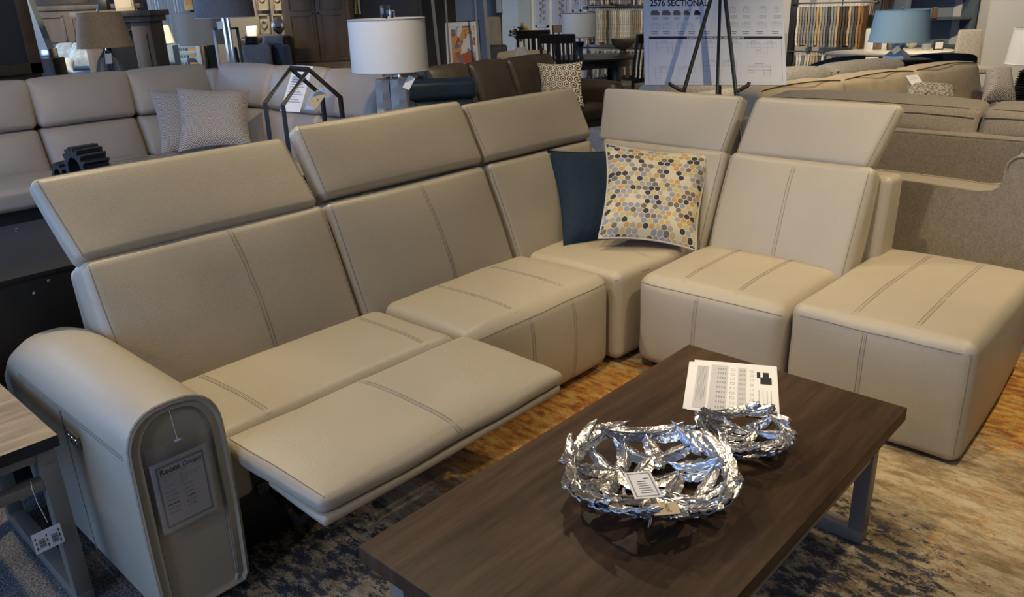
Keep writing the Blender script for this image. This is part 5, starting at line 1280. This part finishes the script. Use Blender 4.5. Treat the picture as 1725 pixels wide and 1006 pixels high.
pil('dusty pink pillow on the left navy barrel chair', [(1383, 122), (1425, 118), (1418, 106), (1396, 100)], [9.2, 9.2, 9.35, 9.35], [mat('dusty_pink', (.34, .17, .14), .9)], .12)
pil('small white pillow beside the dusty pink pillow', [(1412, 116), (1432, 114), (1424, 104), (1414, 107)], [9.3, 9.3, 9.4, 9.4], [mat('off_white_cloth', (.55, .53, .5), .9)], .08)
def boxthing(name, label, cat, px, py, d, w, dp, h, m, z=None, rz=FACE, mats2=None):
    c = P(px, py, d); z0 = z if z is not None else c.z; t = thing(name, label, cat, (c.x, c.y, z0), rz)
    bm = B(); bx(bm, -w/2, w/2, -dp/2, dp/2, 0, h, min(w, dp, h) * .12); obj('body', bm, m, t)
    if mats2:
        bm = B(); bx(bm, -w/2 + w * .12, w/2 - w * .12, -dp/2 - .004, -dp/2 + .002, h * .12, h * .88); obj('face', bm, mats2, t)
    return t
zM = .771
boxthing('picture_frame', 'small dark picture frame on the marble table near the right barrel chair', 'picture frame', 1580, 84, 10.3, .13, .02, .11, BLKM, zM, mats2=PAP)
boxthing('decor_box', 'silver decorative box on the marble table left of the dark picture frame', 'box', 1560, 84, 10.4, .10, .06, .07, mat('pale_silver', (.5, .53, .58), .4, .5), zM)
boxthing('art_block', 'brown and white lettered block standing on the marble table beside the pale lamp', 'decor', 1500, 88, 10.5, .10, .04, .17, mat('brown_block', (.13, .085, .05), .7), zM, mats2=mat('brown_block_print', (.25, .2, .15), .7, col2=(.05, .03, .02), vscale=40))
boxthing('picture_frame', 'small brown photo frame at the left side of the marble table', 'picture frame', 1477, 84, 10.7, .11, .02, .12, WLM, zM, mats2=mat('sepia_photo', (.25, .2, .16), .7, col2=(.06, .05, .04), vscale=20))
cvv = P(1534, 84, 10.7); t = thing('decor_vase', 'grey textured vase on the marble table right of the pale lamp', 'vase', (cvv.x, cvv.y, zM)); bm = B(); lathe(bm, [(.03, 0), (.06, .04), (.055, .12), (.03, .18), (.04, .21)], seg=16, flute=8, fa=.1); obj('body', bm, GRY, t)
# etagere
dS = 12.0; cS = P(1570, 50, dS); SHF = thing('etagere_shelf', 'tall dark blue-grey metal shelf unit behind the marble table', 'shelf', (cS.x, cS.y, 0), FACE)
SLM = mat('slate_metal', (.09, .12, .16), .5, .2)
for x in (-.50, .50):
    bm = B(); bx(bm, x - .035, x + .035, -.20, .20, 0, 2.3, .003); obj('side_post', bm, SLM, SHF)
for z in (.2, .66, 1.06, 1.46, 1.9):
    bm = B(); bx(bm, -.47, .47, -.2, .2, z, z + .03, .003); obj('shelf_board', bm, SLM, SHF)
bm = B(); bx(bm, -.47, .47, .19, .21, .2, 2.2); obj('back_panel', bm, mat('blue_grey_panel', (.20, .26, .34), .6), SHF)
boxthing('picture_frame', 'white photo frame on the tall metal shelf', 'picture frame', 1591, 52, 11.9, .30, .02, .30, WHT, 1.49, mats2=mat('grey_photo', (.3, .32, .36), .6, vary=.3, vscale=9))
boxthing('picture_frame', 'brown figurine standing on the tall metal shelf left of the white frame', 'figurine', 1570, 55, 11.8, .07, .05, .16, WLM, 1.09)
# garments / big samples hanging
for k, (px, nm, col, w_, zb_) in enumerate(((1470, 'cream', (.5, .47, .42), .045, .95), (1482, 'caramel', (.30, .17, .08), .065, 1.05), (1494, 'dark brown', (.07, .05, .04), .045, 1.2))):
    c = P(px, 30, 12.6); t = thing('hanging_fabric', '%s fabric length hanging above the white cabinet' % nm, 'fabric', (c.x, c.y, 2.2), FACE)
    bm = B(); n = 10; lo = []
    for z in (0, -.4, -(2.2 - zb_)):
        lo.append([bm.verts.new((-w_ + 2 * w_ * i / n + z * .03, .03 * math.sin(i * 2.2), z)) for i in range(n + 1)] + [bm.verts.new((w_ - 2 * w_ * i / n + z * .03, .05 + .03 * math.sin((n - i) * 2.2), z)) for i in range(n + 1)])
    for A_, C_ in zip(lo, lo[1:]):
        m_ = len(A_)
        for i in range(m_): bm.faces.new((A_[i], A_[(i + 1) % m_], C_[(i + 1) % m_], C_[i]))
    bm.faces.new(lo[0]); bm.faces.new(lo[-1][::-1]); obj('cloth', bm, mat('hang_' + nm.replace(' ', '_'), col, .9, bump=.4), t)
    bm = B(); tube(bm, [(0, 0, 0), (0, 0, .06), (.02, 0, .08)], .005, 4); tube(bm, [(-w_, .02, 0), (w_, .02, 0)], .008, 4); obj('hanger', bm, CHR, t)
bm = B(); c = P(1480, 30, 12.65); t = thing('garment_rail', 'chrome wall rail carrying the hanging fabric lengths', 'rail', (c.x, c.y, 2.28), FACE)
tube(bm, [(-.6, .05, 0), (.6, .05, 0)], .012, 6); obj('bar', bm, CHR, t)
for x in (-.58, .58):
    bm = B(); tube(bm, [(x, .05, 0), (x, .05, -2.27)], .012, 6); obj('post', bm, CHR, t)
boxthing('storage_cabinet', 'narrow white cabinet between the fabric rack and the daylight-blue lamp', 'cabinet', 1474, 80, 11.8, .22, .3, .98, WHT, 0, mats2=WHT)
# beige chair by the wall
c = P(1638, 115, 11.0); t = thing('dining_chair', 'light grey upholstered dining chair with tapered back standing by the right-hand wall', 'chair', (c.x, c.y, 0), FACE)
h = hx(-.2, .2, .16, .22, .48, .94); h[(0, 0, 1)] = (-.13, .22, .96); h[(0, 1, 1)] = (-.13, .28, .96); h[(1, 0, 1)] = (.19, .22, .96); h[(1, 1, 1)] = (.19, .28, .96)
s = Soft(h, .025, (0, 0, .01, 0, 0, 0), 6).build(); obj('backrest', s.bm, GRY, t)
softbox('seat', -.22, .22, -.26, .2, .40, .49, GRY, t, .03, (0, 0, 0, 0, 0, .01))
for sx in (-1, 1):
    for y in (-.22, .18): bm = B(); tube(bm, [(sx * .18, y, .42), (sx * .20, y, 0)], [.022, .015], 6); obj('leg', bm, DKW, t)

# ================================================================== LEFT BACKGROUND
# dark framed panel cabinet
DP = thing('armoire', 'dark panelled armoire with brown frame at the upper left edge', 'cabinet', (1.9, 8.1, 0))
pr_ = PY(74, 120, 7.9); zb0 = PY(20, 127, 7.9).z; print('ARM', pr_, zb0)
BRF = mat('brown_frame_wood', (.055, .032, .018), .45, bump=.2, bscale=20, vary=.3, vscale=6)
X1 = pr_.x; X0 = X1 - 1.3
bm = B(); bx(bm, X0, X1, 7.95, 8.45, 0, 2.6, .01); obj('body', bm, BRF, DP, True)
bm = B()
for a in ((X0, X1, zb0, zb0 + .09), (X0, X1, 2.4, 2.5), (X0, X0 + .09, zb0, 2.5), (X1 - .10, X1, zb0, 2.5)): bx(bm, a[0], a[1], 7.90, 7.95, a[2], a[3], .005)
obj('door_frame', bm, BRF, DP, True)
bm = B(); bx(bm, X0 + .09, X1 - .10, 7.93, 7.952, zb0 + .09, 2.4); obj('door_panel', bm, mat('slate_panel', (.012, .017, .024), .5), DP, True)
# tall mirrored obelisk
c = P(72, 70, 8.6); t = thing('obelisk_decor', 'tall mirrored obelisk on a chrome foot beside the armoire', 'decor', (c.x, c.y, 0), FACE)
zf = P(75, 82, 8.6).z
bm = B(); h0 = zf; 
for (r0, r1, z0, z1) in ((.07, .035, h0, 2.3),):
    A_ = [bm.verts.new((x * r0, y * r0, z0)) for x, y in ((-1, -1), (1, -1), (1, 1), (-1, 1))]; C_ = [bm.verts.new((x * r1 - .16, y * r1, z1)) for x, y in ((-1, -1), (1, -1), (1, 1), (-1, 1))]
    for k in range(4): bm.faces.new((A_[k], A_[(k + 1) % 4], C_[(k + 1) % 4], C_[k]))
    bm.faces.new(A_[::-1]); bm.faces.new(C_)
obj('shaft', bm, mat('blue_grey_glass', (.20, .27, .34), .2, .4), t)
bm = B(); bx(bm, -.09, .09, -.09, .09, h0 - .10, h0, .005); obj('foot', bm, CHR, t); bm = B(); bx(bm, -.13, .13, -.13, .13, 0, h0 - .10, .005); obj('plinth', bm, DKW, t)
# bed with carved headboard and pillows
dB = 10.6; cB = P(100, 60, dB); BD = thing('bed', 'grey wood bed with panelled headboard and quilted blue pillows', 'bed', (cB.x, cB.y, 0), FACE + R(8))
zT = P(100, 18, dB).z
bm = B(); bx(bm, -.35, 1.05, 0, .08, 0, zT, .006); bx(bm, -.42, 1.10, -.03, .12, zT, zT + .06, .006); obj('headboard', bm, WGR, BD)
for x0, x1 in ((-.24, .10), (.18, .52), (.60, .90)):
    f = bm = B()
    for a in ((x0, x1, zT - .09, zT - .06), (x0, x1, zT - .40, zT - .37), (x0, x0 + .03, zT - .4, zT - .06), (x1 - .03, x1, zT - .4, zT - .06)): bx(bm, a[0], a[1], -.02, .0, a[2], a[3], .004)
    obj('panel_moulding', bm, WGR, BD)
softbox('mattress', -.30, 1.0, -1.15, -.02, .35, .85, mat('blue_grey_bedding', (.25, .33, .42), .9, bump=.4, bscale=40), BD, .08, (0, 0, .02, 0, 0, .03))
QLT = mat('quilted_blue_cloth', (.30, .38, .47), .9, vary=.25, vscale=16, bump=.6, bscale=30)
pil('quilted blue-grey pillow leaning on the headboard behind the other bed pillows', [(84, 106), (144, 104), (128, 74), (96, 76)], [10.2, 10.2, 10.4, 10.4], [QLT], .18)
pil('quilted blue-grey pillow with button tufts in front on the bed', [(108, 114), (178, 112), (170, 78), (124, 73)], [9.9, 9.9, 10.15, 10.15], [QLT], .2)
pil('pale crumpled pillow at the foot of the tufted pillows', [(86, 124), (124, 122), (126, 100), (92, 102)], [9.6, 9.6, 9.75, 9.75], [mat('pale_blue_cloth', (.50, .58, .66), .9)], .15)
boxthing('gift_box', 'black square box standing on the headboard ledge', 'box', 177, 16, 9.9, .12, .1, .12, BLK, P(177, 17, 9.9).z)
boxthing('painting', 'brown landscape painting hanging above the bed', 'picture', 92, 6, 11.5, 1.0, .04, .7, mat('brown_landscape', (.10, .07, .045), .7, col2=(.03, .025, .02), vscale=5), P(92, 7, 11.5).z)
boxthing('picture_frame', 'cream picture frame with gilt side standing on the mantel', 'picture frame', 213, 19, 9.2, .22, .05, .42, mat('cream_board', (.42, .38, .32), .8), P(213, 21, 9.2).z, mats2=mat('cream_board2', (.46, .42, .36), .8))
# mantel
dF = 9.0; cF = P(215, 60, dF); MN = thing('fireplace_mantel', 'dark wood fireplace mantel with black opening beside the bed', 'fireplace', (cF.x, cF.y, 0), FACE - R(10))
zT = P(215, 26, dF).z
bm = B(); bx(bm, -.62, .38, -.08, .30, zT - .01, zT + .05, .006); bx(bm, -.58, .34, -.04, .28, zT - .07, zT - .01, .006); obj('mantel_shelf', bm, WGR, MN)
bm = B(); bx(bm, .06, .30, .0, .26, 0, zT - .07, .006); obj('pilaster', bm, WGR, MN); bm = B(); bx(bm, -.56, -.34, .0, .26, 0, zT - .07, .006); obj('pilaster', bm, WGR, MN)
bm = B(); bx(bm, -.34, .06, .10, .26, 0, zT - .07); obj('firebox', bm, BLK, MN); bm = B(); bx(bm, -.34, .06, .02, .1, zT - .16, zT - .07, .004); obj('frieze', bm, WGR, MN)
bm = B(); bx(bm, .12, .24, -.012, .0, .2, zT - .2, .004); obj('panel_moulding', bm, WGR, MN)
# tan lamp
d = 8.0; zb_, zt_ = zz(176, 80, d), zz(176, 20, d)
stand(178, 110, d, .72, .45, 'dark console under the tan lamp behind the far sectional', DKW)
lamp('table_lamp', 'tan tapered shade lamp on grey fluted base behind the far sectional', 178, 80, d, (.20, .262, zb_, zt_), b_vase([(.10, 0), (.13, .15), (.15, .45), (.10, .8), (.03, 1)], mat('grey_fluted_ceramic', (.16, .19, .22), .4), 40, 20, .06), .72, SHT)
tq, *_ = px_card('hang_tag', 'white tag hanging under the tan tapered lampshade', 'tag', [(178, 108), (189, 107), (173, 91)], [7.75] * 3, [PAP, INK], None)
bm = B(); tube(bm, [P(177, 92, 7.75), P(176, 84, 7.8), P(176, 78, 7.98)], .002, 4); obj('string', bm, PAP, tq, True)
# small bedside lamp, curtain, blue chair, orange board
def b_stick(t, zt): 
    bm = B(); lathe(bm, [(.06, 0), (.06, .02), (.015, .04), (.03, zt * .5), (.015, zt - .02)], seg=16); obj('lamp_base', bm, DKW, t)
stand(279, 95, 12.4, .72, .4, 'dark nightstand under the small cream lamp beyond the mantel', DKW, 'nightstand')
lamp('table_lamp', 'small cream tapered lamp on nightstand beyond the mantel', 279, 75, 12.4, (.09, .14, zz(279, 73, 12.4), zz(279, 42, 12.4)), b_stick, .72, SHW)
lamp('table_lamp', 'small cream lamp glimpsed below the big grey shade, beyond the black stand', 412, 55, 12.0, (.10, .14, zz(412, 56, 12.0), zz(412, 30, 12.0)), b_stick, .72, SHW)
stand(412, 70, 12.0, .72, .4, 'dark nightstand under the lamp beyond the black stand', DKW, 'nightstand')
for k, (px, lab) in enumerate(((276, 'pale blue curtain panel at the left beyond the mantel'), (308, 'pale blue curtain panel at the right, beside the cream drum lamp'))):
    c = P(px, 60, 13.4); t = thing('curtain', lab, 'curtain', (c.x, c.y, 0), FACE, 'pale blue curtain panels'); bm = B(); n = 30; lo = []
    for z in (0.02, 1.2, 2.9):
        lo.append([bm.verts.new((-.18 + .36 * i / n, .03 * math.sin(i * 1.5), z)) for i in range(n + 1)] + [bm.verts.new((.18 - .36 * i / n, .012 + .03 * math.sin((n - i) * 1.5), z)) for i in range(n + 1)])
    for A_, C_ in zip(lo, lo[1:]):
        m_ = len(A_)
        for i in range(m_): bm.faces.new((A_[i], A_[(i + 1) % m_], C_[(i + 1) % m_], C_[i]))
    bm.faces.new(lo[0][::-1]); bm.faces.new(lo[-1]); obj('cloth', bm, mat('pale_blue_curtain', (.42, .52, .63), .9, bump=.3, bscale=50), t)
    bm = B(); tube(bm, [(-.22, .005, 2.93), (.22, .005, 2.93)], .015, 6); obj('rod', bm, CHR, t)
c = P(307, 100, 10.2); t = thing('accent_chair', 'light blue slat-backed chair behind the far sectional', 'chair', (c.x, c.y, 0), FACE + R(180)); LBL = mat('light_blue_paint', (.25, .38, .55), .5)
zt_ = P(307, 74, 10.2).z
for x in (-.15, .15): bm = B(); bx(bm, x - .03, x + .03, -.24, -.20, 0, zt_, .005); obj('back_post', bm, LBL, t); bm = B(); bx(bm, x - .03, x + .03, .2, .24, 0, .44, .005); obj('leg', bm, LBL, t)
for z in (zt_ - .06, zt_ - .15, zt_ - .24): bm = B(); bx(bm, -.13, .13, -.235, -.205, z, z + .055, .005); obj('back_slat', bm, LBL, t)
softbox('seat', -.2, .2, -.22, .25, .42, .48, LBL, t, .02)
boxthing('throw_blanket', 'light blue knitted throw draped over the slat-backed chair', 'blanket', 293, 100, 10.1, .10, .2, zt_ - .62, mat('blue_knit', (.30, .42, .56), .95, bump=1, bscale=60), .62)
boxthing('side_cabinet', 'orange-brown wood cabinet glimpsed right of the light blue chair', 'cabinet', 334, 90, 10.9, .17, .3, P(334, 76, 10.9).z, mat('orange_wood', (.38, .2, .07), .5), 0)
boxthing('picture_frame', 'gilt framed picture hanging above the cream drum lamp', 'picture frame', 319, 14, 13.0, .14, .04, .6, mat('gilt', (.5, .36, .15), .5), P(319, 17, 13.0).z, mats2=mat('amber_print', (.42, .22, .07), .6))
# drums
d = 9.0
stand(345, 100, d, .72, .5, 'pale table under the cream drum lamp', WHT)
lamp('table_lamp', 'cream drum shade lamp partly behind the big grey shade', 345, 75, d, (.265, .27, zz(345, 75, d), zz(345, 20, d)), b_stick, .72, mat('cream_linen_shade', (.52, .48, .40), .9, bump=.5, bscale=200))
d = 7.9
def b_chrome(t, zt):
    for x in (-.025, .02): bm = B(); tube(bm, [(x, 0, .03), (x, 0, zt)], .016, 8); obj('chrome_post', bm, CHR, t)
    bm = B(); bx(bm, -.10, .10, -.10, .10, 0, .03, .004); obj('lamp_base', bm, CHR, t)
stand(383, 110, d, .62, .42, 'dark end table under the chrome post lamp with grey shade', DKW)
lamp('table_lamp', 'big grey drum shade lamp on a chrome double post', 380, 30, d, (.27, .285, zz(380, 30, d), zz(380, -45, d)), b_chrome, .62, SHG, trim=mat('shade_rim_light', (.5, .5, .48), .8))
tq, *_ = px_card('hang_tag', 'white tag hanging under the big grey drum shade', 'tag', [(367, 50), (377, 48), (368, 36)], [7.7] * 3, [PAP], None)
bm = B(); tube(bm, [P(371, 37, 7.7), P(374, 31, 7.75), P(378, 26, 7.87)], .002, 4); obj('string', bm, PAP, tq, True)
# black metal stand frame
d = 8.2; c = P(386, 90, d); t = thing('metal_frame_stand', 'open black metal frame stand behind the far sectional corner', 'stand', (c.x, c.y, 0), FACE); zt_ = P(386, 46, d).z
for x0_, m__ in ((-.12, WHT), (.12, BLKM)):
    bm = B(); bx(bm, x0_ - .012, x0_ + .012, -.012, .012, 0, zt_, .002); obj('post', bm, m__, t)
bm = B(); bx(bm, -.13, .13, -.012, .012, zt_ - .02, zt_, .002); obj('top_bar', bm, BLKM, t); bm = B(); bx(bm, -.13, .13, -.15, .15, 0, .02, .002); obj('foot_plate', bm, BLKM, t)
# cluster of chairs
d = 9.2; c = P(432, 95, d); t = thing('armchair', 'light grey armchair with dark wooden sides behind the far sectional', 'chair', (c.x, c.y, 0), FACE + R(15)); zt_ = P(432, 76, d).z
softbox('backrest', -.16, .17, .05, .2, .40, zt_, GRY, t, .05, (0, 0, .03, 0, 0, .01)); softbox('seat', -.2, .2, -.5, .08, .2, .46, GRY, t, .05)
for x in (-.23, .2): bm = B(); tube(bm, [(x, .15, zt_ - .02), (x + .05, .0, .6), (x + .05, -.4, .55), (x, -.42, 0)], .022, 6); obj('arm_frame', bm, DKW, t)
boxthing('storage_basket', 'blue-grey upholstered bin with a throw over it beside the wardrobe', 'basket', 468, 100, 9.6, .27, .35, P(468, 76, 9.6).z, mat('slate_blue_cloth', (.12, .17, .23), .8), 0)
pil('dark round-ended bolster pillow on the chairs behind the far sectional', [(410, 80), (436, 77), (434, 62), (412, 60)], [9.25] * 4, [BLK], .12)
pil('crumpled light grey pillow lying above the slate blue bin', [(438, 79), (480, 79), (478, 60), (442, 60)], [9.6] * 4, [GRY], .14)
c = P(471, 60, 10.4); t = thing('decor_vase', 'silver round disc vase in front of the wardrobe side', 'vase', (c.x, c.y, P(471, 60, 10.4).z)); bm = B(); lathe(bm, [(.04, 0), (.03, .02), (.085, .08), (.095, .13), (.06, .2), (.02, .22)], seg=20, sy=.5); obj('body', bm, CHR, t)
boxthing('chest', 'low dark wood chest below the silver disc vase', 'cabinet', 452, 90, 10.5, .62, .4, P(471, 60, 10.4).z - .001, DKW, 0)
boxthing('storage_box', 'white box stacked on the furniture beyond the armchair', 'box', 425, 55, 11.4, .14, .1, .16, WHT, P(425, 64, 11.4).z)
# dark wall with ornaments
c = P(455, 40, 11.8); bm = B(); box(bm, (c.x, c.y, 1.75), (1.7, .12, 3.5), rot=Matrix.Rotation(FACE, 4, 'Z')); struct('trim_3', bm, DWL)
k = 0
for x0, x1, y0, y1 in ((434, 455, -22, 18), (461, 478, -22, 18), (438, 458, 26, 58), (462, 482, 26, 58)):
    a, c_, d_ = P(x0, y1, 11.6), P(x1, y1, 11.6), P(x0, y0, 11.6); cc = (a + c_) / 2; w_ = (c_ - a).length; h_ = (d_ - a).length
    t = thing('wall_plaque', ['brown framed ornament plaque at the upper left beside the wardrobe', 'brown framed ornament plaque at the upper right beside the wardrobe', 'brown framed ring plaque at the lower left, above the grey armchair', 'brown framed ring plaque at the lower right beside the wardrobe'][k], 'wall decor', cc, FACE, 'framed ornament plaques'); k += 1
    bm = B(); 
    for q in ((-w_/2, w_/2, 0, .025), (-w_/2, w_/2, h_ - .025, h_), (-w_/2, -w_/2 + .025, 0, h_), (w_/2 - .025, w_/2, 0, h_)): bx(bm, q[0], q[1], -.03, .01, q[2], q[3], .003)
    obj('frame', bm, WGR, t); bm = B(); bx(bm, -w_/2 + .02, w_/2 - .02, -.005, .01, .02, h_ - .02); obj('backing', bm, mat('taupe_board', (.13, .115, .10), .8), t)
    bm = B(); tube(bm, [(.035 * math.cos(a_), -.015, h_ * .5 + .05 * math.sin(a_)) for a_ in [6.283 * i / 20 for i in range(20)]], .011, 6, closed=True); obj('ring_ornament', bm, WGR, t)
# wardrobe
d = 11.0; c = P(541, 100, d); WD = thing('wardrobe', 'brown wood two-door wardrobe standing behind the far sectional', 'cabinet', (c.x, c.y, 0), FACE + R(4)); w_ = .90
WWD = mat('wardrobe_oak', (.17, .12, .08), .5, bump=.2, bscale=14, vary=.25, vscale=5, stretch=(1, 1, .15))
bm = B(); bx(bm, -w_/2, w_/2, 0, .55, .12, 2.35, .004); obj('body', bm, WWD, WD); bm = B(); bx(bm, -w_/2 - .03, w_/2 + .03, -.03, .57, 0, .12, .004); obj('plinth', bm, WWD, WD)
zm = P(541, 22, d).z; zlo = P(541, 103, d).z
for sx in (-1, 1):
    x0, x1 = (-w_/2 + .05, -.006) if sx < 0 else (.006, w_/2 - .05)
    bm = B(); bx(bm, x0, x1, -.022, 0, zlo, 2.25, .003); dr = obj('door', bm, WWD, WD)
    for z0, z1 in ((zlo + .05, zm - .02), (zm + .04, 2.2)):
        bm = B()
        for q in ((x0 + .05, x1 - .05, z0, z0 + .012), (x0 + .05, x1 - .05, z1 - .012, z1), (x0 + .05, x0 + .062, z0, z1), (x1 - .062, x1 - .05, z0, z1)): bx(bm, q[0], q[1], -.034, -.02, q[2], q[3], .003)
        obj('door_moulding', bm, WWD, dr)
    bm = B(); lathe(bm, [(.006, 0), (.012, .01), (.004, .018)], (0, 0, 0), 10); bm.transform(Matrix.Translation((-.035 * -sx, -.022, zm + .0)) @ Matrix.Rotation(R(90), 4, 'X')); obj('knob', bm, BLKM, dr)
bm = B(); bx(bm, -w_/2 + .03, w_/2 - .03, -.02, 0, .14, zlo - .02, .003); obj('drawer', bm, WWD, WD)
# dark cabinet area between wardrobe and mirror
boxthing('dark_cabinet', 'tall charcoal cabinet between the wardrobe and the standing mirror', 'cabinet', 655, 90, 12.0, 1.05, .5, 2.4, mat('charcoal_paint', (.035, .038, .045), .6), 0, mats2=mat('charcoal_paint2', (.045, .05, .058), .6))
c = P(599, 10, 11.4); t = thing('tassel_decor', 'yellow and white tasselled decor hanging beside the wardrobe', 'decor', (c.x, c.y, P(599, 24, 11.4).z), FACE); bm = B(); tube(bm, [(0, 0, 0), (.01, 0, .2), (0, 0, .9)], [.02, .012, .004], 6); obj('tassel', bm, mat('yellow_cord', (.5, .36, .06), .8), t); bm = B(); tube(bm, [(.05, 0, .0), (.05, 0, .9)], .016, 6); obj('bead_strand', bm, WHT, t)
# open mirror frame; the picture behind it stands for the reflection
d = 9.9; MI = thing('standing_mirror', 'tall leaning open metal mirror frame in front of a painted reflection', 'mirror', P(780, 100, d), FACE)
MI.location.z = 0
PEW = mat('pewter_frame', (.10, .105, .115), .6, .0)
def mp(px, py, off=0.0): return P(px, py, d + off)
bars = [((722, -60), (741, 118)), ((746, -60), (759, 118)), ((796, -60), (809, 118)), ((811, -60), (826, 118))]
for i, (a, b_) in enumerate(bars):
    A_, C_ = mp(*a), mp(*b_); low = C_ + (C_ - A_).normalized() * ((C_.z) / ((A_ - C_).normalized().z))
    bm = B(); tube(bm, [A_, low], .028 if i in (0, 3) else .016, 4); obj('frame_bar', bm, PEW, MI, True, smooth=False)
bm = B(); tube(bm, [mp(722, -60), mp(811, -60)], .028, 4); obj('frame_bar', bm, PEW, MI, True, smooth=False)
PT = thing('mirror_reflection', 'board painted as the mirror reflection of a red, orange and grey abstract in white mat', 'painting', P(775, 100, d + .5), FACE); 
a, b_, c_ = P(752, 112, d + .35), P(816, 108, d + .35), P(740, 38, d + .45)
ux = (b_ - a).normalized(); uy = c_ - a; uy = (uy - ux * uy.dot(ux)); h_ = uy.length; uy.normalize(); w_ = (b_ - a).length * .93; PT.location = (a + b_) / 2
a = a - uy * (h_ * .9); h_ *= 1.9; PT.location = a
def paint_mat():
    M, nt, b = newmat('abstract_paint', .7); tc = nd(nt, 'ShaderNodeTexCoord').outputs['Object']
    n0 = nd(nt, 'ShaderNodeTexNoise'); n0.inputs['Scale'].default_value = 6; nt.links.new(tc, n0.inputs[0]); n = nd(nt, 'ShaderNodeTexVoronoi'); n.inputs['Scale'].default_value = 11; nt.links.new(vm(nt, 'ADD', vm(nt, 'MULTIPLY', tc, (1.3, 1.3, .5)), vm(nt, 'MULTIPLY', n0.outputs['Color'], (.25, .25, .25))), n.inputs[0])
    sp = nd(nt, 'ShaderNodeSeparateColor'); nt.links.new(n.outputs['Color'], sp.inputs[0])
    nt.links.new(ramp(nt, sp.outputs[0], [(0, (.32, .05, .02)), (.25, (.38, .22, .08)), (.42, (.12, .12, .14)), (.58, (.50, .48, .46)), (.78, (.40, .12, .05)), (.9, (.25, .26, .30))], True), b.inputs['Base Color']); return M
bm = B(); o, ux, uy = card(bm, a, ux, uy, w_, h_, .02, 0); quad(bm, o, ux, uy, w_ * .18, w_ * .85, h_ * .1, h_ * .94, 1); frame(bm, o, ux, uy, 0, w_, 0, h_, .012, 2); 
obj('reflected_picture', bm, [mat('mat_board', (.50, .50, .50), .8), paint_mat(), INK], PT, True, smooth=False)
boxthing('dresser', 'charcoal dresser right of the standing mirror', 'cabinet', 838, 90, 12.0, .30, .4, P(838, 76, 12.0).z, mat('grey_dresser_paint', (.06, .062, .065), .6), 0)
boxthing('picture_frame', 'black framed picture with blue print hanging on the wall above the hallway chair', 'picture frame', 841, 24, 14.6, .12, .03, .32, BLKM, P(841, 25, 14.6).z, mats2=mat('blue_print', (.2, .28, .38), .6))
c = P(832, 60, 13.0); t = thing('wing_chair', 'beige upholstered chair glimpsed in the hallway beside the mirror', 'chair', (c.x, c.y, 0), FACE); zt_ = P(832, 28, 13.0).z
softbox('backrest', -.12, .12, .1, .25, .5, zt_, BEI, t, .06); softbox('seat', -.12, .12, -.45, .1, .0, .75, BEI, t, .06)
bm = B(); bx(bm, 10.0, 12.9, 13.6, 13.75, 0, 3.5); struct('trim_4', bm, DWL)
